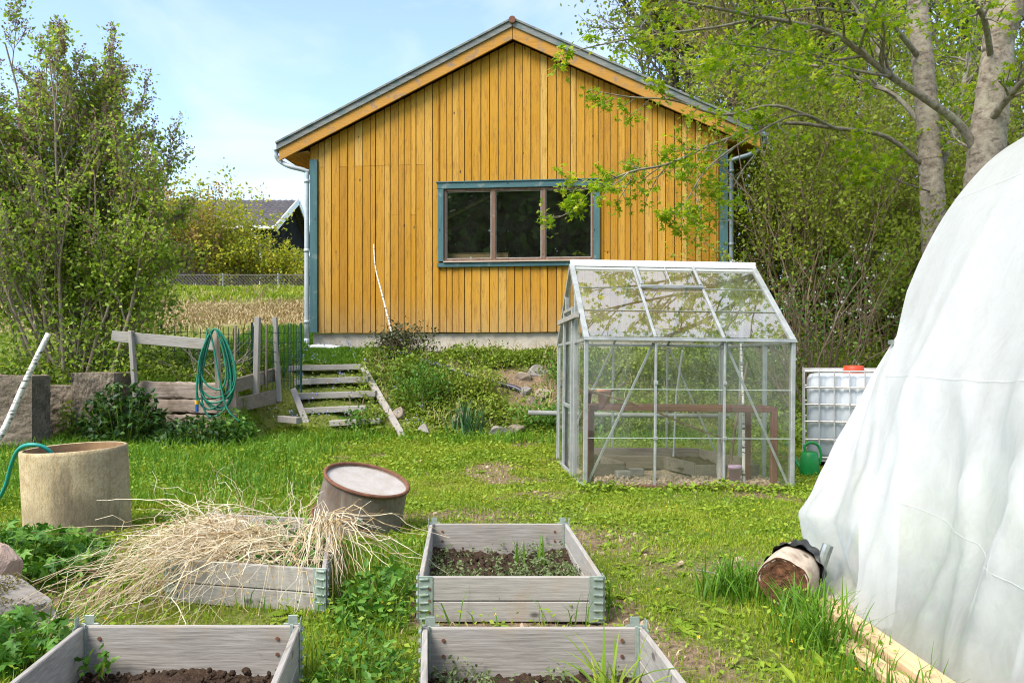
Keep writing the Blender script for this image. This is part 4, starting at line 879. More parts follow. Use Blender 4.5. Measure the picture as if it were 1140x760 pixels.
# ------------------------------------------------------------------ raised beds of hinged boards
def raised_bed(label, FL, FR, BR, BL, h, soilz, seed, group='hinged board raised beds', mound=.02):
    c4 = [np.array(q, float) for q in (FL, FR, BR, BL)]; c = sum(c4) / 4; t = thing('raised_bed', label, 'raised bed', (c[0], c[1], 0), group)
    r = np.random.default_rng(seed); th = .021
    for i in range(4):
        a, e = c4[i], c4[(i+1) % 4]; d = unit(e - a); b = MB(); L_ = np.linalg.norm(e - a)
        i0, i1 = (a + d*.002, e - d*.002) if i in (0, 2) else (a + d*.024, e - d*.024)
        n_ = np.array([-d[1], d[0]])
        i0 = i0 + n_*th/2; i1 = i1 + n_*th/2
        zs = [0.0, h*.46, h] if i in (0, 1) else [0.0, h]
        for z0, z1 in zip(zs[:-1], zs[1:]): b.bar((*i0, (z0+z1)/2 + .004), (*i1, (z0+z1)/2 + .004), th, z1 - z0 - .004)
        bd = b.build('side_board', W_GREY if i in (0, 2) else W_GREY_Y, t, bevel=.0035)
        if i == 2:
            b = MB()
            for q, s in ((i0, 1), (i1, -1)):
                for z in (.05, .105, .16): pt = np.array([*(q + d*s*.075 + n_*(.0115)), z]); b.tube([pt, pt + np.array([*n_, 0])*.004], .0065, 10)
            b.build('bolt', M_RUST, bd)
    for i in range(4):                                      # corner hinges: two bent plates with pressed ribs
        a = c4[i]; d1 = unit(c4[(i+1) % 4] - a); d0 = unit(c4[(i-1) % 4] - a); b = MB()
        for d, o_ in ((d1, d0), (d0, d1)):
            out = -(o_ - d*np.dot(o_, d)); out = unit(out); p0 = a + out*.003; p1 = a + d*.062 + out*.003
            hh = h + .010
            b.bar((*p0, hh/2), (*p1, hh/2), .003, hh - .006)
            if i in (2, 3): b.bar((*(a + d*.012 + out*.003), h + .018), (*(a + d*.046 + out*.003), h + .018), .0035, .034)
            for k in range(6): z = .022 + k*(h-.03)/5; b.bar((*(p0 + d*.004 + out*.004), z), (*(p1 - d*.018 + out*.004), z + .002), .010, .007)
            q0 = a + d*.030 - out*.0225; 
            if i in (2, 3): b.bar((*(a + d*.022 - out*.024), h/2+.01), (*(a + d*.032 - out*.024), h/2+.01), .004, h)
        hg = b.build('hinge', M_HINGE, t, bevel=.001)
        b = MB()
        for z in (.05, .10, .15):
            for d, o_ in ((d1, d0),):
                out = unit(-(o_ - d*np.dot(o_, d))); pt = np.array([*(a + d*.048 + out*.004), z]); b.tube([pt, pt + np.array([*out, 0])*.004], .006, 8)
        b.build('rivet', M_RUST, hg)
    u, v_ = np.meshgrid(np.linspace(.02, .98, 90), np.linspace(.015, .985, 110), indexing='ij'); u_ = u[..., None]; w_ = v_[..., None]
    XY = (c4[0]*(1-u_) + c4[1]*u_)*(1-w_) + (c4[3]*(1-u_) + c4[2]*u_)*w_
    z = soilz + mound*vnoise(XY[..., 0]*5, XY[..., 1]*5, seed) + .010*vnoise(XY[..., 0]*38, XY[..., 1]*38, seed+1) + .006*vnoise(XY[..., 0]*95, XY[..., 1]*95, seed+2)
    b = MB(); b.grid(np.concatenate([XY, z[..., None]], -1)); b.build('soil', M_SOIL, t, smooth=True)
    return t
BEDS = [((-.405,3.55),(.397,3.55),(.323,4.75),(-.479,4.75)), ((-.196,1.68),(.57,1.68),(.461,2.88),(-.316,2.88)), ((-1.37,1.70),(-.59,1.70),(-.747,2.90),(-1.526,2.90)), ((-1.63,3.86),(-.83,3.66),(-1.06,4.86),(-1.86,5.06))]
raised_bed('grey raised bed with soil and weeds, the far one of the right pair', *BEDS[0], .20, .045, 31)
raised_bed('grey raised bed with a tuft of yellow green leaves at the near right', *BEDS[1], .20, .03, 35)
raised_bed('grey raised bed of bare dark soil at the near left corner', *BEDS[2], .20, .035, 41)
raised_bed('skewed grey raised bed half buried under dry stalks', *BEDS[3], .205, .10, 45)
# clods on the bare soil
cl = MB(); r = np.random.default_rng(5)
for (bd, n, z0) in ((BEDS[0], 420, .055), (BEDS[1], 300, .04), (BEDS[2], 900, .045)):
    c4 = [np.array(q) for q in bd]
    for _ in range(n):
        u, v_ = r.uniform(.06, .94), r.uniform(.04, .96); q = (c4[0]*(1-u)+c4[1]*u)*(1-v_) + (c4[3]*(1-u)+c4[2]*u)*v_; s = abs(r.normal(.004, .0035)) + .0025
        cl.lathe([(.001,-s*.6),(s*.8,-s*.3),(s,.15*s),(s*.6,s*.7),(.001,s*.8)], (*q, z0 + r.uniform(-.006, .02)), 6, axes_to(r.normal(size=3)))
tag(cl.build('soil_clods', M_SOIL), kind='stuff')

# ------------------------------------------------------------------ upturned tub, concrete ring, stones
tub = thing('metal_tub', 'upturned rusty rimmed zinc tub tilted on the grass', 'tub', (-1.06, 5.62, 0))
TR = rotx(R(10.5)) @ roty(R(14.5)); tc = np.array([-1.06, 5.62, .055])
m, nt, p = new_mat('weathered_zinc'); v = coords(nt, (1, 1, .3)); n1 = noise(nt, v, 7, 6, .7, .4); n2 = noise(nt, coords(nt), 24, 5, .7)
c = ramp(nt, n1, [(.3, (.075,.055,.040)), (.5, (.16,.13,.10)), (.72, (.27,.24,.20))]); c = mixc(nt, ramp(nt, n2, [(.48, 0.0), (.66, .75)]), c, (.15,.075,.04))
nt.links.new(c, p.inputs['Base Color']); p.inputs['Roughness'].default_value = .6; p.inputs['Metallic'].default_value = .25; bump(nt, p, n2, .2)
M_ZINC = m
b = MB(); b.lathe([(.305, .01), (.297, .02), (.285, .27), (.283, .30)], tc, 48, TR); b.lathe([(.279, .302), (.262, .262)], tc, 48, TR); b.build('body', M_ZINC, tub, smooth=True)
b = MB(); ang = np.linspace(0, 2*math.pi, 49); b.tube(np.stack([.286*np.cos(ang), .286*np.sin(ang), np.full(49, .300)], -1) @ TR.T + tc, .013, 10, cap=False); b.tube(np.stack([.312*np.cos(ang), .312*np.sin(ang), np.full(49, .008)], -1) @ TR.T + tc, .010, 8, cap=False); b.build('rim', M_RUST, tub, smooth=True)
b = MB(); b.lathe([(.274, .285), (.255, .283), (.12, .279), (.001, .281)], tc, 48, TR); b.build('bottom_plate', plain('pale_zinc', (.52,.51,.49), .4, .2, scale=7, col2=(.42,.38,.34), bs=.1, fine=((.28,.17,.11), .25)), tub, smooth=True)  # upturned bottom in a paler zinc than the sides
for az, z in ((-1.45, .12), (-1.9, .10)):
    n_ = np.array([math.cos(az), math.sin(az), 0]); b = MB(); q = n_*.300 + np.array([0, 0, z]); b.box(TR @ q + tc, (.05, .02, .05), TR @ rotz(az + math.pi/2)); b.build('handle_lug', M_STEEL, tub, bevel=.004)

m, nt, p = new_mat('weathered_cement_ring'); v = coords(nt); n0 = noise(nt, v, 2.2, 4, .6); wv = nd(nt, 'ShaderNodeTexWave'); wv.inputs['Scale'].default_value = 16; wv.inputs['Distortion'].default_value = 9; wv.inputs['Detail'].default_value = 4; wv.inputs['Detail Scale'].default_value = 2.2
nt.links.new(coords(nt, (1, 1, 1.6)), wv.inputs[0]); n2 = noise(nt, v, 18, 6, .7)
c = ramp(nt, n2, [(.3, (.25,.175,.08)), (.55, (.43,.335,.18)), (.75, (.57,.48,.31))]); c = mixc(nt, math_(nt, 'MULTIPLY', wv.outputs['Fac'], .28), c, (.66,.60,.50))
c = mixc(nt, ramp(nt, n0, [(.42, 0.0), (.62, .72)]), c, (.15,.12,.08)); ns_ = noise(nt, coords(nt, (1, 1, .25)), 9, 6, .75); c = mixc(nt, ramp(nt, ns_, [(.52, 0.0), (.66, .6)]), c, (.13,.105,.07)); nt.links.new(c, p.inputs['Base Color']); p.inputs['Roughness'].default_value = .95; p.inputs['Specular IOR Level'].default_value = .15; bump(nt, p, math_(nt, 'ADD', n2, math_(nt, 'MULTIPLY', wv.outputs['Fac'], .15)), .5, .006)
M_RING = m
rg_ = thing('concrete_ring', 'open cement well ring stained yellow grey on the left of the lawn', 'well ring', (-2.88, 5.45, 0)); RT = roty(R(-2.2)) @ rotx(R(1.5)); rc_ = np.array([-2.88, 5.45, .0])
b = MB(); b.lathe([(.320, 0), (.322, .55), (.319, .572), (.309, .576), (.298, .572)], rc_, 64, RT); b.build('outer_wall', M_RING, rg_, smooth=True)
b = MB(); b.lathe([(.297, .570), (.295, .30), (.293, .0)], rc_, 64, RT); b.build('inner_wall', plain('rusty_brown_cement', (.38,.24,.12), .95, 0, scale=6, col2=(.20,.115,.06), bs=.4), rg_, smooth=True)
b = MB(); b.lathe([(.295, .22), (.15, .24), (.001, .23)], rc_, 32, RT); b.build('soil', M_SOIL, rg_, smooth=True)
b = MB(); b.tube(smoothpath([(-3.7, 5.7, .02), (-3.45, 5.55, .26), (-3.33, 5.45, .46), (-3.24, 5.38, .565), (-3.14, 5.34, .60), (-3.05, 5.36, .575), (-3.0, 5.42, .47), (-2.98, 5.5, .3)], 6), .013, 10); tag(b.build('turquoise_hose', M_TURQ, smooth=True), 'turquoise hose arching over the edge of the cement ring', 'hose')

def stone(label, c, s, mat, seed, rot=0, group=None, flat=.7):
    r = np.random.default_rng(seed); b = MB(); n, k = 72, 44
    th, ph = np.meshgrid(np.linspace(0, 2*math.pi, n), np.linspace(0, math.pi, k), indexing='ij')
    d = np.stack([np.cos(th)*np.sin(ph), np.sin(th)*np.sin(ph), np.cos(ph)], -1); rad = np.ones(d.shape[:2])
    for _ in range(16):
        nrm = unit(r.normal(size=3)); cut = r.uniform(.55, .88); dd = d @ nrm; rad = np.where(dd*rad > cut, cut/np.maximum(dd, .05), rad)
    X_ = d*3.0; rad = rad*(1 + .020*vnoise(X_[..., 0]*2 + X_[..., 2], X_[..., 1]*2 - X_[..., 2], seed) + .010*vnoise(X_[..., 0]*6 + X_[..., 2]*5, X_[..., 1]*6 - X_[..., 2]*4, seed+1)); rad[0] = rad[-1];  P_ = (d*rad[..., None]*np.array(s)) @ rotz(rot).T; z0 = P_[..., 2].min()
    b.grid(P_ + np.array(c), True); o = b.build('stone', mat, smooth=False); return tag(o, label, 'stone', group)
st = stone('big pale granite boulder with a mossy ridge at the left edge', (-2.34, 3.50, .03), (.40, .30, .22), M_STONE, 3, .4)
# moss on the boulder's ridge
mp_ = MB(); r = np.random.default_rng(8); st_me = st.data; n_ = np.array([v_.co[:] for v_ in st_me.vertices]) + np.array(st.location)
sel = n_[(n_[:, 2] > .07) & (n_[:, 0] > -2.34) & (n_[:, 1] > 3.26) & (vnoise(n_[:, 0]*7, n_[:, 1]*7 + n_[:, 2]*5, 19) > .12)]
if len(sel): q = sel[r.integers(0, len(sel), 3200)] + r.normal(size=(3200, 3))*.008; leaf_cloud(mp_, q, .011, up=1.0, rg=r)
if len(sel): tag(mp_.build('moss', leafmat('brown_moss', [(0, (.07,.055,.012)), (.6, (.14,.12,.02)), (1, (.22,.21,.03))], .1, .9)), kind='stuff')
stone('small pinkish stone standing behind the boulder at the left edge', (-2.38, 3.83, .17), (.10, .10, .14), plain('pink_stone', (.50,.37,.30), .9, 0, scale=12, col2=(.33,.23,.18), bs=.5), 12, .3)
for i, (px, py, Y, s, mt, lb) in enumerate(((581,421,13.0,(.20,.14,.12),M_STONE_TAN,'flat tan stone on the slope just above the black pipe end'), (600,414,13.2,(.24,.15,.12),M_STONE,'pale grey stone highest up the slope beside the greenhouse'), (586,437,12.65,(.15,.12,.17),M_STONE,'upright grey stone against the black pipe end'), (603,440,12.6,(.22,.14,.14),M_STONE_TAN,'tan broken stone right of the upright grey stone'), (591,446,12.4,(.13,.1,.08),M_STONE_TAN,'small tan stone just below the upright grey stone'),
        (556,481,11.6,(.20,.14,.10),M_STONE,'grey stone at the foot of the slope next to the greenhouse door'), (575,478,11.62,(.17,.12,.08),M_STONE_TAN,'tan stone at the slope foot right of the grey one'), (512,467,11.88,(.26,.14,.12),M_STONE_TAN,'broad tan stone half hidden above the narrow leaved tuft'), (472,479,11.65,(.15,.11,.10),M_STONE,'pale stone at the slope foot left of the leafy tuft'), (541,470,11.82,(.12,.1,.08),M_STONE,'small grey stone between the two stone groups at the slope foot'), (446,460,11.95,(.13,.1,.1),M_STONE_TAN,'tan stone beside the right stair board'))):
    q = at(px, py, Y); stone(lb, q, s, mt, 60+i, i*.7, 'stones on the slope')
b = MB(); b.tube(smoothpath([at(465,403,13.6), at(500,415,13.2), at(540,427,12.88), at(572,436,12.65), at(582,441,12.58)], 5) + np.array([0, 0, .065]), .042, 12); tag(b.build('drain_pipe', plain('black_blue_pipe', (.045,.045,.075), .35, bs=0), smooth=True), 'black drain pipe running down the slope to the stones', 'pipe')
b = MB(); b.tube([at(588,459,11.45), at(700,462,11.4), at(812,463,11.3)], .034, 12); tag(b.build('drain_pipe', plain('dull_grey_pipe', (.25,.26,.25), .6, 0, scale=5, col2=(.16,.16,.15), bs=.1), smooth=True), 'pale grey plastic pipe lying along the slope foot behind the greenhouse', 'pipe')

# ------------------------------------------------------------------ old concrete walls, pole, compost enclosure, hose, steps
def rough_block(mb, x0, x1, y0, y1, z0, z1, seed):
    """A cast block with uneven faces."""
    r = np.random.default_rng(seed); n = 44
    def face(o, u, v_, nrm):
        P_ = np.array([[np.array(o) + np.array(u)*i/(n-1) + np.array(v_)*j/(n-1) for j in range(n)] for i in range(n)]); k = r.normal(size=(n, n))*.007 + .012*vnoise(P_.sum(-1)*7, P_[..., 2]*9, seed); k[0] = k[-1] = 0; k[:, 0] = k[:, -1] = 0; mb.grid(P_ + k[..., None]*np.array(nrm))
    dx, dy, dz = x1-x0, y1-y0, z1-z0
    face((x0,y0,z0), (dx,0,0), (0,0,dz), (0,1,0)); face((x0,y0,z1), (dx,0,0), (0,dy,0), (0,0,1)); face((x1,y0,z0), (0,dy,0), (0,0,dz), (1,0,0)); face((x0,y1,z0), (0,-dy,0), (0,0,dz), (1,0,0)); face((x1,y1,z0), (-dx,0,0), (0,0,dz), (0,1,0))
b = MB(); rough_block(b, -7.8, -5.86, 10.0, 10.4, -.1, .985, 1); tag(b.build('concrete_wall', M_CONC, smooth=True), 'rough concrete wall end behind the birch pole at the far left', 'wall')
b = MB(); rough_block(b, -6.5, -5.76, 10.78, 11.1, -.1, .835, 2); tag(b.build('concrete_wall', M_CONC, smooth=True), 'lower rough concrete wall between two taller concrete blocks', 'wall')
b = MB(); rough_block(b, -5.74, -5.18, 10.66, 11.25, -.1, 1.012, 3); tag(b.build('concrete_block', M_CONC, smooth=True), 'tall concrete block ending the wall beside the dark leafy plants', 'block')
b = MB(); q = smoothpath([(-6.15, 9.45, .02), at(2,482,9.6), at(28,425,9.75), at(54,371,9.9)], 6); b.tube(q, np.linspace(.040, .030, len(q)), 10); tag(b.build('birch_pole', M_BIRCH, smooth=True), 'white birch pole leaning against the concrete wall', 'pole')

cp = thing('compost_bin', 'old plank compost enclosure with a grey top rail', 'compost bin', (-4.2, 11.4, 0))
def pbar(a, c_, w, h, name, mat, parent=cp, up=(0, 0, 1)): b = MB(); b.bar(a, c_, w, h, up); return b.build(name, mat, parent, bevel=.006)
pbar(at(125,374,10.9), at(240,384,10.85), .045, .145, 'top_rail', W_GREY)
pbar(at(146,368,10.84), at(153,428,10.84) + np.array([0, 0, -.5]), .10, .05, 'post', W_GREY_Z)
pbar(at(240,366,10.78), at(246,478,10.78), .085, .06, 'post', wood('pinkish_post_wood', ((.20,.14,.11), (.38,.30,.25), (.50,.43,.38)), 'z', 40))
pbar(at(287,353,11.5), at(285,440,11.5), .10, .07, 'post', W_GREY_Z)
pbar(at(306,353,11.9), at(311,447,11.9), .085, .06, 'post', W_GREY_Z)
for px, Y in ((262, 11.2), (297, 11.7)): pbar(at(px,362,Y), at(px-1,432,Y), .03, .03, 'post', W_DARK)
def old_beam(a, c_, w, h, seed):
    r = np.random.default_rng(seed); a = np.array(a, float); c_ = np.array(c_, float); n = 26; b = MB(); aa = np.linspace(0, 2*math.pi, 15)
    P_ = []
    for i in range(n):
        q = a + (c_-a)*i/(n-1); e = .38; rr = 1 + .03*np.sin(aa*3 + i*.5) + r.normal(size=15)*.035; rr[-1] = rr[0]
        P_.append(np.stack([np.full(15, q[0]) + (.03*np.sin(aa*3+seed) if i in (0, n-1) else 0), q[1] + w/2*np.sign(np.cos(aa))*abs(np.cos(aa))**e*rr, q[2] + h/2*np.sign(np.sin(aa))*abs(np.sin(aa))**e*rr + .005*math.sin(i*.5+seed)], -1))
    b.grid(np.array(P_)); b.poly(P_[0][:-1]); b.poly(P_[-1][:-1][::-1]); return b.build('side_plank', W_OLD, cp)
W_OLD = wood('old_split_beam', ((.06,.042,.03), (.27,.21,.165), (.50,.43,.37)), 'x', 42, .9, .9, stain=((.12,.09,.06), 4, .5, .6))
old_beam((-5.0, 11.0, .79), (-3.92, 10.98, .77), .10, .22, 1); old_beam((-4.9, 10.98, .575), (-3.72, 10.96, .56), .11, .18, 2); old_beam((-4.6, 10.97, .38), (-3.66, 10.95, .36), .10, .17, 3); old_beam((-4.25, 10.88, .20), (-3.6, 10.9, .21), .12, .15, 4)
pbar(at(252,432,10.95), at(312,415,12.1), .05, .19, 'side_plank', W_DARK_Y); pbar(at(258,452,10.97), at(312,440,12.0), .05, .2, 'side_plank', W_DARK_Y)
pbar(at(259,425,10.95), at(262,475,10.95), .10, .10, 'post', W_DARK)
b = MB(); b.bar(at(312,466,11.6), at(333,468,11.45), .12, .09); tag(b.build('timber_offcut', W_GREY, bevel=.006), 'short grey timber offcut lying left of the stairs', 'timber')
wm = thing('wire_fence', 'dark green wire mesh fence around the compost enclosure', 'fence', (-4.2, 12.3, .9)); b = MB()
line = np.array([(-5.35, 12.5), (-4.6, 12.6), (-3.92, 12.35), (-3.62, 11.6), (-3.3, 12.0), (-3.22, 12.5)]); sl2 = np.r_[0, np.cumsum(np.linalg.norm(np.diff(line, axis=0), axis=1))]
def lp(s): return np.array([np.interp(s, sl2, line[:, 0]), np.interp(s, sl2, line[:, 1])])
for s in np.arange(0, sl2[-1], .095):
    q = lp(s); z0 = float(H(q[0], q[1])) - .1; zt_ = 1.70 + .03*math.sin(s*9); b.tube([(*q, max(z0, .75)), (*q, zt_)], .006, 4, cap=False)
for z in np.arange(.9, 1.7, .14): b.tube([(*lp(s), z + .02*math.sin(s*4)) for s in np.linspace(0, sl2[-1], 30)], .005, 4, cap=False)
b.build('mesh', plain('dark_green_wire', (.018,.065,.05), .5), wm)
for s in (0, sl2[2], sl2[-1]): q = lp(s); b = MB(); b.tube([(*q, .7), (*q, 1.76)], .018, 7); b.build('post', plain('dark_green_wire_post', (.018,.07,.055), .5), wm)
# hose coil hung on the post
hc = thing('garden_hose', 'green garden hose hung in long loops over a wooden post', 'hose', tuple(at(242,470,10.7)))
r = np.random.default_rng(14); pts = []; tz = at(241,368,10.70)
for k in range(7):
    wl, wr, dp_ = r.uniform(.10, .27), r.uniform(.10, .30), r.uniform(.72, 1.15); off = r.uniform(-.03, .03)
    for a in np.linspace(0, 2*math.pi, 15)[:-1]:
        xx = (wl if math.sin(a) < 0 else wr)*math.sin(a)*(1 + .0*k); zz_ = -dp_*(1-math.cos(a))/2; f = (1-math.cos(a))/2
        pts.append(tz + np.array([xx*(.6+.75*f) + off*f*3, -.03 - .012*k*(.5+.5*f) + (.10 if abs(math.sin(a)) < .2 and f < .2 and False else 0), zz_ + .02]))
pts += [tz + np.array(q) for q in ((.14, -.12, -.9), (.30, -.14, -1.14), (.42, -.14, -1.2))]
b = MB(); b.tube(smoothpath(pts, 4), .0125, 8); b.build('tube', M_HOSE, hc, smooth=True)
pts = [tz + np.array(q) for q in ((-.06, -.1, -.05), (-.17, -.12, -.35), (-.21, -.12, -.75), (-.21, -.12, -.95))]; b = MB(); b.tube(smoothpath(pts, 6), .0125, 8); b.build('tube', M_HOSE, hc, smooth=True)
q = tz + np.array([-.21, -.12, -.95]); b = MB(); b.tube([q, q - np.array([0, 0, .10])], .022, 10); b.build('connector', plain('blue_plastic', (.02,.13,.42), .4), hc)
b = MB(); b.tube([q + np.array([0, 0, .045]), q + np.array([0, 0, -.005])], .026, 10); b.build('connector_ring', plain('yellow_plastic', (.72,.42,.02), .4), hc)

sr = thing('garden_steps', 'weathered plank steps climbing the overgrown slope', 'steps', (-2.7, 12.4, .2))
for (xa, xb, py, pyb, Y, th) in ((320,403,412,410,13.15,.07), (329,411,427,424,12.78,.075), (331,419,443,440,12.4,.075), (338,409,459,456,12.02,.065), (368,424,473,470,11.72,.065)):
    pbar(at(xa, py-2, Y), at(xb, pyb-2, Y-.03), .17, th*1.25, 'tread', W_GREY if th > .06 else W_DARK, sr)
pbar(at(326,433,12.25), at(342,473,11.75), .05, .09, 'side_board', W_GREY_Z, sr, (1, 0, 0)); pbar(at(404,409,13.1), at(449,487,11.4), .05, .10, 'side_board', W_GREY_Z, sr, (1, 0, 0))
b = MB(); q = smoothpath([at(441,390,13.85), at(433,358,14.0), at(425,326,14.15), at(418,298,14.3), at(416,272,14.42)], 5); b.tube(q, np.linspace(.018, .009, len(q)), 8); tag(b.build('birch_stick', M_BIRCH, smooth=True), 'slender white birch stick leaning against the yellow house wall', 'stick')
b = MB(); b.bar(at(6,322,12.6), at(47,372,12.2), .05, .16, (1, 0, 0)); tag(b.build('plank', W_GREY_Z, bevel=.005), 'pale board leaning in the shrub at the left edge', 'plank')
# ------------------------------------------------------------------ trees and shrubs
def tree_thing(name, label, cat, base, wood_mb, leaf_mb, bmat, lmat, group=None, extra=()):
    t = thing(name, label, cat, tuple(base), group)
    wood_mb.build('trunk', bmat, t, smooth=True)
    if leaf_mb is not None: leaf_mb.build('crown', lmat, t)
    for nm, mb_, mt in extra: mb_.build(nm, mt, t)
    return t

# the lilac on the left: many stems fanning out of one root
def lilac():
    r = np.random.default_rng(21); wd = MB(); tips = []; base = np.array([-6.15, 11.75, .85])
    env = [(-2.6, 5.0), (-2.0, 5.5), (-1.2, 5.6), (-.6, 5.4), (0, 5.1), (.3, 4.7), (.75, 3.8), (1.2, 3.1), (1.5, 2.3)]
    for k in range(46):
        dx = -2.5 + 3.95*(k + r.uniform(0, 1))/46; hz = np.interp(dx, [e[0] for e in env], [e[1] for e in env])*r.uniform(.72, 1.0); dy = r.uniform(-.75, .75)
        d = np.array([dx, dy, hz]); L_ = np.linalg.norm(d)
        grow(wd, tips, base + np.array([r.normal()*.2 + dx*.12, r.normal()*.14, 0]), d, L_*.86, r.uniform(.012, .034), 0, 3, .50, .34, (6, 8), .07, .03, .3, r, .14, (6, 4, 3, 3), .3, .0035)
    T = np.array([t[0] for t in tips]); k = (T[:, 2] > 1.0)
    tips = [t for t, s in zip(tips, k) if s]
    P_, D = tip_points(tips, 3, .075, r); lf = MB(); z = P_[:, 2]
    keep = r.random(len(P_)) < np.interp(z, [1, 2.4, 4, 6.5], [.9, .78, .62, .5]); P_ = P_[keep]; D = D[keep]
    leaf_cloud(lf, P_, .058*r.uniform(.7, 1.35, len(P_)), .35, D, .1, .62, r)
    # low leafy skirt
    q = base + np.c_[r.uniform(-2.6, 1.3, 9000), r.normal(size=9000)*.5, np.abs(r.normal(size=9000))*1.0 + .03]; leaf_cloud(lf, q, .068, .4, None, .1, .6, r)
    bd = MB(); Pb = np.array([t[0] for t in tips]); Db = np.array([t[1] for t in tips]); s = (Pb[:, 2] > 2.3) & (r.random(len(Pb)) < np.interp(Pb[:, 2], [2.3, 4, 6], [.10, .34, .60])); Pb, Db = Pb[s], Db[s]
    Pb = np.repeat(Pb, 6, 0) + np.repeat(unit(Db + np.array([0, 0, .8])), 6, 0)*r.uniform(0, .14, (len(Pb)*6, 1)) + r.normal(size=(len(Pb)*6, 3))*.012; leaf_cloud(bd, Pb, .038, .2, None, -.5, .6, r)
    tree_thing('lilac_shrub', 'tall many stemmed lilac shrub with purple brown buds at the left', 'shrub', base, wd, lf, B_LILAC, F_LILAC, extra=(('buds', bd, F_BUD),))
    print('lilac', len(tips), len(P_))
lilac()

# the maple behind the tunnel: two pale trunks and long limbs
def limb(wd, pts, r0, r1, sides=9, n=6):
    q = smoothpath(pts, n); wd.tube(q, np.linspace(r0, r1, len(q)), sides, cap=True); return q
def dress(wd, tips, q, r0, r, t0=.2, n=14, L=(.5, 1.1), lev=1, mx=2, sp=.8, trop=.03, nch=(3, 5), down=-.05):
    for k in range(n):
        t = t0 + (1-t0)*(k + r.uniform(0, 1))/n; i = min(int(t*(len(q)-1)), len(q)-2); d = unit(q[i+1]-q[i]); a = unit(np.cross(d, r.normal(size=3))); ang = sp*r.uniform(.6, 1.2); cd = d*math.cos(ang) + a*math.sin(ang) + np.array([0, 0, down])
        grow(wd, tips, q[i], cd, r.uniform(*L)*(1.15-.5*t), r0*(1-.6*t)*.5, lev, mx, .7, .6, nch, .14, trop, .18, r, .3, (6, 5, 4, 3), .4, .003)
    tips.append((q[-1], unit(q[-1]-q[-2])))
def maple(name, label, base, trunks, limbs, seed, nleaf, size, dens=1.0):
    r = np.random.default_rng(seed); wd = MB(); lw = MB(); tips = []
    for pts, r0, r1 in trunks:
        q = smoothpath(pts, 8); rr = np.linspace(r0, r1, len(q)) * (1 + .03*np.sin(np.arange(len(q))*1.9)); wd.tube(q, rr, 14)
    for pts, r0, r1, kw in limbs:
        q = limb(lw, pts, r0, r1); dress(lw, tips, q, r0, r, **kw)
    t = thing(name, label, 'tree', base); wd.build('trunk', B_MAPLE, t, smooth=True); lw.build('limb', B_MAPLE_LIMB, t, smooth=True)
    P_, D = tip_points(tips, nleaf, .055, r); P_ = P_[P_[:, 1] < 14.0 + 10*(P_[:, 0] > 4.6)]; lf = MB(); lobed_cloud(lf, P_, size, .7, .5, r); lf.build('crown', F_MAPLE, t)
    print(name, len(tips), len(P_))
YB = 11.4
maple('maple_tree', 'maple with the slimmer pale trunk whose low limb reaches across the house window', tuple(at(1040, 440, YB)),
    [([at(1042, 470, YB), at(1041, 300, YB), at(1037, 200, YB), at(1031, 110, YB), at(1022, 10, YB), at(1017, -90, YB), at(1010, -200, YB)], .185, .11)],
    [([at(1030,185,11.4), at(985,152,11.25), at(930,143,11.1), at(870,138,10.95), at(800,158,10.75), at(745,182,10.6), at(700,192,10.5), at(660,212,10.45), at(635,238,10.4)], 0.034, 0.0056, dict(n=24, L=(.30, .65), t0=.35, sp=.75, down=-.02, mx=2, nch=(2, 4))),
     ([at(930,143,11.1), at(865,118,10.9), at(805,128,10.75), at(750,112,10.6), at(700,108,10.5), at(655,100,10.4)], .024, .005, dict(n=9, L=(.2, .45), t0=.3, down=-.03, nch=(2, 3))),
     ([at(985,20,11.0), at(900,10,10.7), at(800,30,10.5), at(720,40,10.4), at(660,52,10.4), at(622,62,10.4)], .024, .005, dict(n=6, L=(.2, .4), t0=.45, down=-.03, nch=(1, 3))),
     ([at(930,143,11.1), at(890,128,10.6), at(840,150,10.3), at(790,185,10.2), at(765,222,10.2), at(752,240,10.2)], 0.017, 0.0042, dict(n=12, L=(.3, .7), t0=.3, down=-.15, nch=(2, 4))),
     ([at(870,138,10.95), at(830,185,10.8), at(810,215,10.75), at(770,235,10.7)], 0.012, 0.0035, dict(n=9, L=(.3, .6), t0=.3, down=-.15, nch=(2, 3))),
     ([at(1034,150,11.4), at(1000,110,11.9), at(950,85,12.3), at(890,70,12.6), at(830,60,12.8), at(770,75,13.0)], 0.041, 0.0084, dict(n=20, L=(.5, 1.1))),
     ([at(1028,70,11.4), at(985,20,11.0), at(920,-25,10.6), at(850,-50,10.3), at(770,-60,10.0), at(690,-50,9.8)], 0.041, 0.0084, dict(n=18, L=(.5, 1.1), down=-.1)),
     ([at(1040,200,11.4), at(1052,172,11.5), at(1064,140,11.6), at(1072,95,11.9), at(1085,40,12.2), at(1095,-30,12.5)], 0.061, 0.0210, dict(n=16, L=(.5, 1.0))),
     ([at(1041,215,11.4), at(1010,205,10.9), at(975,190,10.6), at(950,170,10.4)], 0.014, 0.0042, dict(n=8, L=(.3, .6), t0=.4)),
     ([at(1024,30,11.4), at(1000,-60,12.2), at(960,-140,12.8), at(900,-200,13.2)], 0.048, 0.0140, dict(n=14, L=(.6, 1.3))),
     ([at(1017,-60,11.4), at(930,-150,10.2), at(820,-190,9.4), at(720,-170,8.8), at(640,-150,8.4)], 0.048, 0.0084, dict(n=24, L=(.6, 1.3)))],
    31, 5, .105)
YA = 10.4
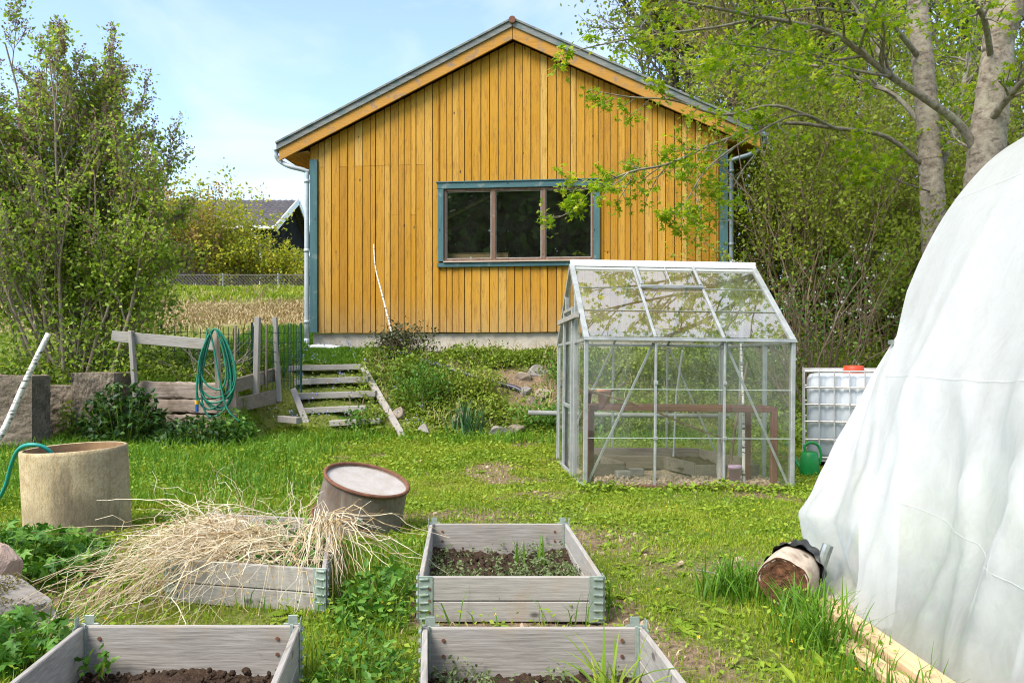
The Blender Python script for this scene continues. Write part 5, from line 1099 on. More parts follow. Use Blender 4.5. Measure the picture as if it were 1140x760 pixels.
maple('maple_tree', 'thick pale maple trunk rising right behind the white plastic tunnel', tuple(at(1093, 460, YA)),
    [([at(1090, 480, YA), at(1092, 260, YA), at(1097, 180, YA), at(1106, 100, YA), at(1112, 30, YA), at(1105, -50, YA), at(1090, -150, YA)], .27, .13),
     ([at(1108, 60, YA), at(1130, 0, YA-.2), at(1160, -80, YA-.4), at(1200, -180, YA-.6)], .16, .09)],
    [([at(1088,172,10.4), at(1069,140,10.35), at(1030,110,10.25), at(993,86,10.15), at(962,62,10.05), at(927,37,9.9), at(880,25,9.7), at(830,16,9.5), at(760,2,9.3), at(700,-8,9.1)], 0.058, 0.0098, dict(n=26, L=(.5, 1.1), t0=.3, down=-.1)),
     ([at(993,86,10.15), at(978,58,10.3), at(962,25,10.5), at(946,-5,10.7), at(925,-60,10.9), at(900,-130,11.1)], 0.037, 0.0140, dict(n=14, L=(.5, 1.0))),
     ([at(993,86,10.15), at(950,78,9.9), at(905,66,9.7), at(860,55,9.5), at(800,48,9.4)], 0.019, 0.0056, dict(n=14, L=(.4, .8), down=-.1)),
     ([at(1098,140,10.35), at(1120,112,10.0), at(1142,88,9.7), at(1175,60,9.4)], 0.051, 0.0280, dict(n=8, L=(.4, .8), t0=.3)),
     ([at(1104,70,10.4), at(1095,20,9.9), at(1075,-5,9.5), at(1045,-20,9.2), at(1000,-50,8.9)], 0.041, 0.0140, dict(n=14, L=(.5, 1.0), down=-.12)),
     ([at(1096,180,10.5), at(1080,165,10.9), at(1062,152,11.3), at(1045,120,11.8)], 0.020, 0.0070, dict(n=8, L=(.4, .8))),
     ([at(1090,-100,10.4), at(1000,-220,9.4), at(880,-260,8.6), at(760,-240,8.0), at(680,-200,7.7)], 0.054, 0.0105, dict(n=24, L=(.6, 1.3)))],
    37, 4, .10)

# trees behind the house
def leafy_tree(name, label, base, h, seed, bmat, lmat, size, per, spread=.7, r0=.16, lean=(0, 0), n0=(9, 12), dens=1.0, ratio=.42, flare=.10, group=None):
    r = np.random.default_rng(seed); wd = MB(); tips = []
    grow(wd, tips, np.array(base), np.array([lean[0], lean[1], 1.0]), h, r0, 0, 3, spread, ratio, n0, .05, .05, .8, r, .22, (10, 6, 4, 3), .25, .006)
    P_, D = tip_points(tips, per, .16, r); P_ = P_[r.random(len(P_)) < dens]; lf = MB(); leaf_cloud(lf, P_, size, .4, None, .3, .7, r); print(name, len(tips), len(P_))
    return tree_thing(name, label, 'tree', base, wd, lf, bmat, lmat, group)
g_ = 'trees behind the house'
leafy_tree('aspen_tree', 'thin yellow green tree rising behind the right roof slope', (4.7, 22.5, 1.4), 12.5, 41, B_GREY, F_YELLOW, .12, 5, .75, .20, (0, 0), (14, 17), .55, .40, group=g_)
leafy_tree('aspen_tree', 'pale green tree standing between the house roof and the maple', (8.6, 25.0, 1.4), 14.0, 43, B_GREY, F_YELLOW, .12, 5, .7, .22, (.05, 0), (14, 17), .6, .40, group=g_)
leafy_tree('aspen_tree', 'darker bare branched tree just right of the house corner', (6.4, 18.5, 1.4), 9.5, 47, B_TWIG, F_YELLOW, .10, 4, .6, .13, (.05, 0), (12, 15), .55, .42, group=g_)
leafy_tree('birch_tree', 'tall leafy tree far behind the two maple trunks', (13.0, 22.0, 1.4), 14, 49, B_GREY, F_MAPLE, .14, 3, .75, .22, (0, 0), (14, 16), .45, .42, group=g_)
leafy_tree('birch_tree', 'broad leafy tree at the right edge behind the thick trunk', (11.0, 16.0, 1.2), 11, 53, B_GREY, F_MAPLE, .12, 3, .8, .2, (0, 0), (13, 16), .45, .45, group=g_)

def spruce(label, base, h, rad, seed, low=.08):
    r = np.random.default_rng(seed); wd = MB(); lf = MB(); base = np.array(base, float); wd.tube([base, base + np.array([0, 0, h*.5]), base + np.array([0, 0, h])], [.2, .13, .02], 8); P_ = []; D = []
    for z in np.arange(h*low, h*.97, .30):
        n = 7
        for k in range(n):
            a = r.uniform(0, 6.28); L_ = rad*(1 - z/h)**.8*r.uniform(.7, 1.1) + .2; s = np.linspace(0, 1, 9); c = base + np.c_[np.cos(a)*L_*s, np.sin(a)*L_*s, z + L_*(.12*s - .55*s**2)]
            wd.tube(c, np.linspace(.03, .006, 9), 3, cap=False); m_ = int(L_*55) + 10; t = r.uniform(.12, 1, m_); q = np.stack([np.interp(t, s, c[:, d]) for d in range(3)], 1); w = r.uniform(-1, 1, m_)*(.12 + .3*L_*.3*(1-t)); q = q + np.c_[-np.sin(a)*w, np.cos(a)*w, -np.abs(r.normal(size=m_))*.22]
            P_.append(q); D.append(np.tile([math.cos(a)*.4, math.sin(a)*.4, -1.0], (m_, 1)))
    P_ = np.concatenate(P_); D = np.concatenate(D); leaf_cloud(lf, P_, .24, .1, D, .3, .22, r); print('spruce', len(P_))
    tree_thing('spruce_tree', label, 'tree', base, wd, lf, B_GREY, F_SPRUCE)
spruce('dark drooping spruce behind the maple limbs', (7.7, 19.5, 1.4), 11, 2.6, 61)

def shrub(name, label, base, h, rx, ry, n, seed, bmat, lmat, size, per=4, lev=2, spread=.55, group=None, extra=None, stems=None, wig=.13, r0=.022, dens=1.0):
    r = np.random.default_rng(seed); wd = MB(); tips = []; base = np.array(base, float)
    for k in range(n):
        a = r.uniform(0, 6.28); e = r.uniform(0, 1)**.6; d = np.array([math.cos(a)*rx/h*e, math.sin(a)*ry/h*e, 1.0])
        grow(wd, tips, base + np.array([math.cos(a)*rx*.25*e, math.sin(a)*ry*.25*e, 0]), d, h*r.uniform(.6, 1.0), r0, 0, lev, spread, .5, (4, 6), wig, .03, .25, r, .15, (5, 4, 3, 3), .35, .004)
    P_, D = tip_points(tips, per, .07 + size*.4, r); k_ = r.random(len(P_)) < dens; P_, D = P_[k_], D[k_]; lf = MB(); leaf_cloud(lf, P_, size, .4, D, .05, .6, r)
    ex = ()
    if extra:
        nm, mt, cnt, sz, zmin = extra; T = np.array([t[0] for t in tips]); T = T[T[:, 2] > base[2] + zmin]; q = T[r.integers(0, len(T), cnt)]; q = np.repeat(q, 5, 0) + r.normal(size=(cnt*5, 3))*.03; fb = MB(); leaf_cloud(fb, q, sz, .3, None, 0, .9, r); ex = ((nm, fb, mt),)
    print(name, len(tips), len(P_))
    return tree_thing(name, label, 'shrub', base, wd, lf, bmat, lmat, group, ex)
gh_ = 'shrubs along the far fence'
shrub('hedge_shrub', 'tall yellow green shrub in front of the neighbouring tiled roof', (-10.4, 28.5, 3.35), 3.7, 1.3, 1.0, 20, 71, B_TWIG, F_HEDGE, .14, 5, group=gh_, dens=.9)
shrub('hedge_shrub', 'reddish brown shrub left of the tall yellow green one', (-11.6, 28.0, 3.35), 3.7, 1.4, .9, 18, 72, B_TWIG, F_RUSSET, .12, 5, group=gh_)
shrub('hedge_shrub', 'yellow green shrub below the white downpipe of the black house', (-9.0, 28.3, 3.35), 2.0, 1.2, .9, 18, 73, B_TWIG, F_HEDGE, .12, 5, group=gh_)
shrub('hedge_shrub', 'low green shrub beside the yellow house corner above the bank', (-7.7, 28.3, 3.35), 1.55, 1.2, .9, 18, 74, B_TWIG, F_HEDGE, .12, 5, group=gh_)
shrub('hedge_shrub', 'olive green shrub behind the lilac at the far fence', (-13.2, 28.2, 3.35), 2.8, 1.5, .9, 16, 75, B_TWIG, F_HEDGE, .12, 3, group=gh_)
gu_ = 'undergrowth shrubs right of the house'
for i, (x, y, h, rx, lb) in enumerate(((4.9, 14.2, 4.6, 1.3, 'tangled brown green shrub hard against the right house corner'), (6.0, 13.6, 3.6, 1.3, 'dense olive shrub above the greenhouse roof end'), (7.2, 14.6, 5.0, 1.5, 'tall tangled shrub below the drooping spruce'), (6.4, 16.6, 6.0, 1.7, 'higher shrub behind the white flowering bush'), (5.0, 17.5, 5.6, 1.5, 'shadowy shrub behind the right downpipe'), (8.3, 16.0, 4.8, 1.6, 'leafy shrub left of the slimmer maple trunk'), (7.4, 12.6, 2.6, 1.2, 'low shrub above the white water tank'), (9.6, 14.2, 4.4, 1.6, 'shrub between the two maple trunks'), (9.0, 19.0, 6.4, 1.9, 'far shrub mass behind the slimmer maple trunk'))):
    shrub('undergrowth_shrub', lb, (x, y, float(H(x, y)) - .05), h, rx, rx, 22, 81+i, B_TWIG, F_FOREST, .075, 10, 2, .6, gu_, r0=.020)
shrub('blossom_shrub', 'white flowering shrub behind the right end of the greenhouse', (4.35, 12.0, .35), 2.3, .9, .6, 14, 95, B_TWIG, F_LUSH, .06, 2, group=None, extra=('blossoms', F_FLOWER, 60, .035, .7), dens=.8)
b = MB(); r = np.random.default_rng(97)
q = np.c_[r.uniform(4.0, 16, 45000), r.uniform(12.5, 30, 45000), r.uniform(0, 1, 45000)**1.2]; q[:, 2] = H(q[:, 0], q[:, 1]) + q[:, 2]*np.interp(q[:, 1], [12.5, 15, 22, 30], [.9, 1.8, 4.2, 6]); leaf_cloud(b, q, np.interp(q[:, 1], [12, 30], [.07, .20]), .4, None, .1, .6, r)
tag(b.build('undergrowth', F_FOREST), kind='stuff')
# wood behind the photographer, seen in the window glass
b = MB(); q = np.c_[r.uniform(-18, 18, 40000), r.uniform(-34, -25, 40000), r.uniform(0, 1, 40000)]; q[:, 2] = q[:, 2]*(15.5 + 2.5*vnoise(q[:, 0]*.35, q[:, 0]*.1, 8)); leaf_cloud(b, q, .75, .3, None, .2, .7, r)
tag(b.build('treeline', F_LUSH), kind='stuff')

# plants with a shape of their own
shrub('bronze_shrub', 'dark bronze leaved shrub at the foot of the yellow wall', tuple(at(452, 394, 13.75)), .44, .75, .35, 26, 101, B_TWIG, F_BASE, .06, 4, 1, .7, r0=.009)
def herb(name, label, base, rx, ry, h, n, seed, lmat, size, cat='plant', up=.7, lobed=False, group=None):
    r = np.random.default_rng(seed); b = MB(); base = np.array(base, float); a = r.uniform(0, 6.28, n); e = np.sqrt(r.uniform(0, 1, n)); z = r.uniform(.02, 1, n)*h*np.sqrt(np.clip(1 - e**2*.8, .05, 1)); q = np.c_[np.cos(a)*e*rx, np.sin(a)*e*ry, z]; q[:, 2] += H(base[0]+q[:, 0], base[1]+q[:, 1]) - H(base[0], base[1])
    (lobed_cloud if lobed else leaf_cloud)(b, base + q, size, up, rg=r); st_ = MB()
    for i in range(min(n//8, 160)): st_.tube([base + np.array([q[i,0]*.5, q[i,1]*.5, 0]), base + q[i]*np.array([.8,.8,.6]), base + q[i]], .004, 3, cap=False)
    t = thing(name, label, cat, tuple(base), group); b.build('leaves', lmat, t); st_.build('stems', F_SLOPE, t); return t
def gz(x, y): return (x, y, float(H(x, y)))
herb('leafy_plant', 'dark leafy plant mass in front of the compost planks', gz(-4.95, 10.45), .55, .35, .85, 1500, 111, F_IVY, .095)
herb('leafy_plant', 'dark leafy plants spreading below the coiled hose', gz(-3.95, 10.3), .55, .4, .42, 1000, 112, F_IVY, .09)
herb('leafy_plant', 'green leafy clump left of the steps under the grey posts', gz(-3.62, 10.6), .30, .3, .50, 900, 113, F_LUSH, .07)
herb('weed_plant', 'tall thin weed growing against the low concrete wall', gz(-5.75, 10.6), .14, .08, .62, 160, 114, F_WEED, .07)
herb('leafy_plant', 'broad bright weed patch at the foot of the cement ring', gz(-2.85, 4.85), .42, .22, .15, 560, 115, F_LUSH, .085, lobed=True)
herb('leafy_plant', 'bright lobed weeds between boulder and cement ring', gz(-2.62, 4.25), .50, .38, .30, 800, 116, F_LUSH, .09, lobed=True)
herb('leafy_plant', 'large lobed weeds at the bottom left corner before the boulder', gz(-1.90, 3.05), .30, .22, .20, 420, 117, F_LUSH, .075, lobed=True)
herb('leafy_plant', 'dandelion clump between the two far raised beds', gz(-.62, 3.75), .16, .5, .17, 520, 118, F_LUSH, .055)
herb('leafy_plant', 'green weed clump between the two near raised beds', gz(-.52, 2.75), .17, .45, .13, 620, 119, F_LUSH, .036)
herb('leafy_plant', 'leafy green seedling plant in the near corner of the bare soil bed', (-1.42, 2.80, .05), .05, .05, .11, 26, 120, F_LUSH, .05)
for k, (px, py, Y, h, rx, n, mt, sz, lb) in enumerate(((462,428,12.8,.58,.42,20,F_SLOPE,.055,'bushy green weed right beside the top of the steps'), (470,448,12.3,.58,.5,22,F_LUSH,.05,'bright green bushy weed above the narrow leaved tuft'), (398,474,11.7,.18,.26,12,F_LUSH,.05,'low green weed at the foot of the steps'), (600,470,11.75,.30,.40,16,F_LUSH,.055,'leafy weed clump at the slope foot by the greenhouse door'), (552,402,13.5,.24,.45,14,F_SLOPE,.05,'ragged weed clump under the pale house foundation'), (530,445,12.4,.52,.42,18,F_SLOPE,.05,'olive weed clump below the black drain pipe'), (640,425,12.9,.45,.55,18,F_LUSH,.055,'green weed clump behind the left end of the greenhouse'), (720,430,12.8,.55,.65,20,F_SLOPE,.06,'tall weed clump behind the middle of the greenhouse'), (800,425,12.9,.60,.7,20,F_SLOPE,.06,'tall weed clump behind the right end of the greenhouse'), (655,478,11.7,.34,.5,14,F_LUSH,.07,'broad leaved clump at the slope foot behind the greenhouse'))):
    q = at(px, py, Y); shrub('weed_clump', lb, (q[0], q[1], float(H(q[0], q[1])) - .02), h, rx, rx*.7, n, 301+k, F_SLOPE, mt, sz, 5, 1, .65, 'weed clumps on the slope', r0=.005)
def tuft(name, label, base, n, h, w, lean, seed, mat, rad=.06):
    r = np.random.default_rng(seed); b = MB(); a = r.uniform(0, 6.28, n); e = r.uniform(0, rad, n); q = np.array(base) + np.c_[np.cos(a)*e, np.sin(a)*e, np.zeros(n)]
    for i in range(n):
        az = r.uniform(0, 6.28); L_ = h*r.uniform(.55, 1.1); d = np.array([math.cos(az), math.sin(az), 0])*lean*r.uniform(.2, 1); s = np.linspace(0, 1, 7); c = q[i] + np.c_[d[0]*L_*s**1.6, d[1]*L_*s**1.6, L_*(s - .45*np.linalg.norm(d)*s**2.4)]; wv_ = w*(1 - s**2.5)*r.uniform(.7, 1.2)/2 + .0006; sd = np.array([-math.sin(az), math.cos(az), 0]); rw = np.stack([c - sd*wv_[:, None], c + sd*wv_[:, None]], 1); b.grid(rw)
    o = b.build(name, mat, smooth=True); return tag(o, label, 'plant')
F_LILY = leafmat('yellow_green_lily_leaf', [(0, (.15,.27,.025)), (.6, (.27,.37,.04)), (1, (.42,.46,.09))], .35, .4)
F_IRIS = leafmat('blue_green_iris_leaf', [(0, (.035,.10,.035)), (.6, (.07,.17,.06)), (1, (.12,.23,.09))], .25, .45)
tuft('lily_plant', 'tuft of long yellow green strap leaves in the near right bed', (.30, 2.50, .03), 34, .30, .013, 1.0, 121, F_LILY, .07)
tuft('iris_plant', 'blue green tuft of narrow leaves at the foot of the slope', tuple(at(520, 488, 11.6)), 90, .62, .022, .6, 122, F_IRIS, .28)
tuft('onion_plant', 'upright green shoots in the middle of the far right bed', (.02, 4.28, .05), 5, .20, .014, .25, 123, F_TALL, .05)
tuft('onion_plant', 'single tall green shoot near the back of the far right bed', (.14, 4.38, .05), 3, .21, .012, .2, 124, F_TALL, .03)
tuft('grass_tuft', 'long grass tuft beside the timber plank by the tunnel', gz(1.22, 3.25), 130, .30, .007, .9, 125, F_TALL, .16)
tuft('grass_tuft', 'bright grass tuft left of the hollow log', gz(1.06, 3.95), 150, .25, .007, .9, 126, F_TALL, .18)
tuft('grass_tuft', 'grass tuft in front of the hollow log', gz(1.30, 3.62), 110, .22, .007, .9, 127, F_TALL, .14)

# ------------------------------------------------------------------ lawn and ground cover
r = np.random.default_rng(131)
def in_quad(x, y, q, pad=.0):
    c = np.mean(q, 0); ins = np.ones_like(x, bool)
    for i in range(4):
        a = np.array(q[i]); e = np.array(q[(i+1) % 4]); d = e - a; ins &= (d[0]*(y-a[1]) - d[1]*(x-a[0]))/np.linalg.norm(d) > -pad
    return ins
GQ = [G(0, 0, 0)[:2], G(GW, 0, 0)[:2], G(GW, GD, 0)[:2], G(0, GD, 0)[:2]]
def blocked(x, y):
    k = np.zeros_like(x, bool)
    for q in BEDS: k |= in_quad(x, y, q, .01)
    k |= in_quad(x, y, GQ, -.03); k |= ((x+2.86)**2 + (y-5.5)**2 < .33**2); k |= ((x+1.02)**2 + (y-5.62)**2 < .26**2); k |= (x > 1.49) & (y < 3.9)
    k |= (x > -3.75) & (x < 3.9) & (y > 14.55)
    k |= (x > 3.08) & (x < 4.16) & (y > 8.7) & (y < 9.76)
    return k
def scatter(x0, x1, y0, y1, n, grow_=None, fr=.66):
    x = r.uniform(x0, x1, n); y = r.uniform(y0, y1, n); k = (np.abs(x) < y*fr + 1.4) & ~blocked(x, y); x, y = x[k], y[k]
    if grow_ is not None: k = r.random(len(x)) < grow_(x, y); x, y = x[k], y[k]
    return np.c_[x, y, H(x, y) - .004]
def lawn_keep(x, y):
    s = soil_mask(x, y); n = vnoise(x*1.7, y*1.7, 51)*.5 + vnoise(x*5, y*5, 52)*.35; return np.clip(1.0 - 1.6*s - .75*np.clip(n, 0, 1), .05, 1)
def edge(x, y):
    """Longer growth beside things the mower cannot reach."""
    e = np.zeros_like(x)
    for q in BEDS: e = np.maximum(e, in_quad(x, y, q, .10)*.55)
    e = np.maximum(e, np.exp(-((x-1.25)/.22)**2)*(y < 4.2)); e = np.maximum(e, np.exp(-((x+1.9)/.5)**2)*(y < 8)*.6); e = np.maximum(e, sstep(-1.4, -2.6, x)*(y > 6.3)*.7); e = np.maximum(e, np.exp(-((x+.6)/.3)**2)*(y < 5)*.8)
    e = np.maximum(e, sstep(10.2, 11.2, y)*.7); e = np.maximum(e, in_quad(x, y, GQ, .15)*.1)
    return e
gb = MB()
for (y0, y1, n, h, w) in ((1.9, 5.0, 330000, .028, .0042), (5.0, 8.2, 430000, .032, .0066), (8.2, 11.6, 330000, .040, .010)):
    P_ = scatter(-8, 5.5, y0, y1, n, lawn_keep); hh = h*(1 + .5*vnoise(P_[:, 0]*2.3, P_[:, 1]*2.3, 55)*.6 + 1.3*edge(P_[:, 0], P_[:, 1])); blade_cloud(gb, P_, np.clip(hh, .02, .2), w, .8, r)
tb = MB()
P_ = scatter(-8, 3, 1.9, 11.3, 330000, lambda x, y: np.clip(edge(x, y) - .35, 0, 1)*.8*np.clip(.6+.5*vnoise(x*3, y*3, 57), .1, 1)); blade_cloud(tb, P_, np.interp(P_[:, 1], [2, 11], [.15, .22]), np.interp(P_[:, 1], [2, 11], [.005, .012]), .75, r)
P_ = scatter(-5.2, -3.6, 12.6, 17.3, 20000); blade_cloud(tb, P_, .26, .018, .6, r); P_ = scatter(-3.6, -1.6, 13.5, 14.5, 12000); blade_cloud(tb, P_, .09, .016, .6, r)
P_ = scatter(-14, -3.9, 21.2, 26.4, 26000, lambda x, y: np.clip(sstep(21.2, 22.6, y + .6*vnoise(x*1.5, y, 91)), 0, 1)*np.clip(.75+.5*vnoise(x*2, y*2, 92), .1, 1)); blade_cloud(gb, P_, .15, .035, .9, r)
tag(gb.build('grass', F_GRASS, loc=(0, 0, 0)), kind='stuff')
tag(tb.build('tall_grass', F_TALL, loc=(0, 0, 0)), kind='stuff'); print('tall', tb.n//5)
wb_ = MB()
for (y0, y1, n, s) in ((1.9, 5.0, 42000, .026), (5.0, 8.2, 52000, .034), (8.2, 11.6, 46000, .048)):
    P_ = scatter(-8, 5.5, y0, y1, n, lambda x, y: np.clip(.45 + .55*vnoise(x*2.1, y*2.1, 61) + .5*edge(x, y), .05, 1)*np.clip(1.1-soil_mask(x, y), .1, 1)); P_[:, 2] += r.uniform(.008, .045, len(P_))*(1 + 2*edge(P_[:, 0], P_[:, 1])); leaf_cloud(wb_, P_, s, 1.1, None, 0, .6, r)
# a rim of lush weeds along the front of the greenhouse
t = r.uniform(-.05, 1.05, 1500); q = np.array([G(GW*a, -.16 + r.normal()*.07, 0) for a in t]); q[:, 2] = H(q[:, 0], q[:, 1]) + r.uniform(.005, .055, len(q))*(1 + .8*np.sin(t*17)*np.sin(t*7)); leaf_cloud(wb_, q, .042, 1.0, None, 0, .6, r)
# flat rosettes of strap leaves, and clover patches
P_ = scatter(-6, 4.5, 1.9, 11.4, 2600, lambda x, y: np.clip(.35 + .6*vnoise(x*.9, y*.9, 71), .02, 1))
for p_ in P_:
    n_l = r.integers(6, 11); az = np.linspace(0, 6.28, n_l, endpoint=False) + r.uniform(-.3, .3, n_l); ax_ = np.c_[np.cos(az), np.sin(az), np.full(n_l, .25)]*3; leaf_cloud(wb_, np.tile(p_ + np.array([0, 0, .012]), (n_l, 1)), r.uniform(.05, .10), 2.0, ax_, .2, .32, r)
tag(wb_.build('lawn_weeds', F_WEED, loc=(0, 0, 0)), kind='stuff')
# slope cover: leafy sprigs
sb = MB(); ss_ = MB()
def sprigs(P_, h, k, size):
    n = len(P_); hh = h*r.uniform(.35, 1.2, n)
    for j in range(k):
        f = r.uniform(.1, 1, n); q = P_ + np.c_[r.normal(size=n)*.05, r.normal(size=n)*.05, hh*f]; leaf_cloud(sb, q, size, .7, None, 0, .5, r)
def skeep(x, y): return np.clip(.75 + .6*vnoise(x*1.6, y*1.6, 63) - 1.3*soil_mask(x, y), .06, 1) * ~((x > -3.5) & (x < -2.2) & (y > 11.8) & (y < 13.3) & (vnoise(x*5, y*5, 3) > -.2))
P_ = scatter(-2.4, 3.6, 11.45, 14.25, 6800, skeep); P_ = P_[P_[:, 0] + .35*(P_[:, 1]-11.5) > -2.1]
STN = [at(*t) for t in ((581,421,13.0), (600,414,13.2), (586,437,12.65), (603,440,12.6), (591,446,12.4), (556,481,11.6), (575,478,11.62), (512,467,11.88), (472,479,11.65), (446,460,11.95), (490,411,13.3), (508,417,13.15), (525,422,13.02), (541,427,12.88), (557,432,12.75), (572,436,12.65))]
k_ = np.ones(len(P_), bool)
for t_ in STN: k_ &= ~((np.abs(P_[:, 0]-t_[0]) < .2) & (P_[:, 1] < t_[1]+.1) & (P_[:, 1] > t_[1]-.42))
P_ = P_[k_ | (r.random(len(P_)) < .12)]; hs = (.28 + .26*np.clip(vnoise(P_[:, 0]*1.5, P_[:, 1]*1.5, 65), -1, 1))*np.interp(P_[:, 1], [11.4, 11.9, 13.2, 13.7, 14.2], [.6, 1, .9, .5, .22]); sprigs(P_, hs, 14, .06)
P_ = scatter(-3.8, -2.2, 11.6, 13.6, 260); sprigs(P_, .10, 7, .045)
P_ = scatter(-7.5, -3.8, 11.3, 14.0, 2600); sprigs(P_, .35, 9, .06)
P_ = scatter(3.0, 9, 10.2, 14, 2600); sprigs(P_, .5, 10, .06)
tag(sb.build('slope_ground_cover', F_SLOPE, loc=(0, 0, 0)), kind='stuff')
db = MB(); P_ = scatter(-14, -3.9, 17.2, 22.4, 60000, lambda x, y: np.clip(.5+.5*vnoise(x, y, 67), .05, 1)*np.exp(-((y-19.8+.7*vnoise(x*1.3, y*.6, 93))/2.1)**4)); blade_cloud(db, P_, .13, .03, 1.0, r); P_ = scatter(-14, -3.9, 21, 26, 7000, lambda x, y: np.clip(.4+.6*vnoise(x*1.5, y*1.5, 94), 0, 1)); blade_cloud(db, P_, .16, .03, 1.0, r); P_ = scatter(-2, 2.2, 2.0, 10.5, 30000, lambda x, y: np.clip(soil_mask(x, y)*.9 + .16*np.clip(vnoise(x*2.4, y*2.4, 77), 0, 1) + .10, 0, 1)); blade_cloud(db, P_, .034, .006, 1.0, r)
P_ = scatter(-2.4, 3.6, 11.6, 14.4, 5000, lambda x, y: np.clip(.25+.4*vnoise(x*2, y*2, 68), 0, 1)); blade_cloud(db, P_, .3, .012, .7, r)
tag(db.build('dry_grass', F_DRY, loc=(0, 0, 0)), kind='stuff')
# weeds growing in the beds
vb = MB()
for bd, n, z0, fn in ((BEDS[0], 520, .05, lambda u, v_: (v_ < .5)*.8 + (u > .6)*.5 + .12 + (u < .15)*.6), (BEDS[1], 420, .035, lambda u, v_: (v_ > .75)*((u < .3)*1.0 + (u > .55)*.8) + .1)):
    c4 = [np.array(q) for q in bd]; u, v_ = r.uniform(.03, .97, n), r.uniform(.03, .97, n); k = r.random(n) < fn(u, v_); u, v_ = u[k][:, None], v_[k][:, None]; q = (c4[0]*(1-u)+c4[1]*u)*(1-v_) + (c4[3]*(1-u)+c4[2]*u)*v_; hh = r.uniform(.02, .085, len(q))
    for j in range(13): f = r.uniform(0, 1, len(q)); leaf_cloud(vb, np.c_[q + r.normal(size=q.shape)*.012, z0 + hh*f], .020, .6, None, 0, .5, r)
tag(vb.build('bed_weeds', F_GREYW, loc=(0, 0, 0)), kind='stuff')
lb_ = MB(); c4 = [np.array(q) for q in BEDS[3]]; u, v_ = r.uniform(.35, .97, 500)[:, None], r.uniform(.03, .97, 500)[:, None]; q = (c4[0]*(1-u)+c4[1]*u)*(1-v_) + (c4[3]*(1-u)+c4[2]*u)*v_; leaf_cloud(lb_, np.c_[q, .11 + r.uniform(0, .09, 500)], .045, .7, None, 0, .6, r); tag(lb_.build('bed_plants', F_LUSH, loc=(0, 0, 0)), kind='stuff')
# dandelions and small blue flowers
fb = MB(); P_ = scatter(-3, 2.2, 2.3, 9, 520, lambda x, y: np.clip(.25 + edge(x, y), 0, 1))
for p_ in P_: q = p_ + np.array([0, 0, .05 + r.uniform(0, .07)]); ring = q + np.c_[np.cos(np.arange(8))*0, np.zeros(8), np.zeros(8)]; leaf_cloud(fb, ring, .010, 1.2, None, 0, .5, r)
tag(fb.build('dandelion_flowers', F_DANDE, loc=(0, 0, 0)), kind='stuff')
bb = MB(); P_ = scatter(-3.9, -1.2, 11.6, 14.3, 90); P_ = np.repeat(P_, 6, 0) + r.normal(size=(len(P_)*6, 3))*.03; P_[:, 2] += .16; leaf_cloud(bb, P_, .03, .5, None, 0, .7, r); tag(bb.build('blue_flowers', F_BLUE, loc=(0, 0, 0)), kind='stuff')
# crumbs of dry soil and stones on the bare places and in the greenhouse
gm = MB(); P_ = scatter(-1.5, 2.2, 3, 13.8, 9000, lambda x, y: np.clip(soil_mask(x, y)*1.1 - .15, 0, 1)*.35)
for p_ in P_: s = abs(r.normal(.010, .008)) + .004; gm.lathe([(.001,-s*.6),(s,-s*.1),(s*.7,s*.5),(.001,s*.6)], p_ + np.array([0, 0, .006]), 5, axes_to(r.normal(size=3)))
for _ in range(420): s = abs(r.normal(.012, .008)) + .005; gm.lathe([(.001,-s*.6),(s,-s*.1),(s*.7,s*.5),(.001,s*.6)], G(r.uniform(.05, 1.85), r.uniform(.05, .62), .05), 5, axes_to(r.normal(size=3)))
tag(gm.build('soil_crumbs', M_DRYSOIL, loc=(0, 0, 0)), kind='stuff'); print('crumbs', len(P_))
# plants inside the tunnel, showing faintly through the plastic
ib = MB(); q = np.c_[r.uniform(1.75, 3.2, 5000), r.uniform(.5, 4.0, 5000), np.abs(r.normal(size=5000))*.16]; leaf_cloud(ib, q, .07, .6, None, 0, .5, r); tag(ib.build('tunnel_weeds', F_LUSH, loc=(0, 0, 0)), kind='stuff')

# ------------------------------------------------------------------ dry stalks over the skewed bed
def zfl(q):
    inside = in_quad(np.array([q[0]]), np.array([q[1]]), BEDS[3], .03)[0]; return (.225 if not in_quad(np.array([q[0]]), np.array([q[1]]), BEDS[3], -.035)[0] else .115) if inside else .015
r = np.random.default_rng(141); b = MB()
FLc, FRc, BRc, BLc = [np.array(q) for q in BEDS[3]]
def bent(b, p0, p1, lift, rad, r, n=11, jit=.018):
    """A dry stem from p0 to p1, arched by lift, with small kinks."""
    p0 = np.array(p0, float); p1 = np.array(p1, float); t = np.linspace(0, 1, n)[:, None]; k = r.uniform(.25, .5)
    q = p0*(1-t) + p1*t; q[:, 2] += lift*np.sin(np.pi*t[:, 0]**k); L_ = np.linalg.norm(p1-p0); w = np.cumsum(r.normal(size=(n, 3))*jit*math.sqrt(L_), 0); w -= w[0]; w = w*np.sin(np.pi*np.minimum(t*1.0, .5)); q = q + w
    for i in range(n): q[i, 2] = max(q[i, 2], zfl(q[i]) + .004)
    b.tube(q, np.linspace(rad, rad*.45, n), 4, cap=False)
def inbed(u, v_): return (FLc*(1-u)+FRc*u)*(1-v_) + (BLc*(1-u)+BRc*u)*v_
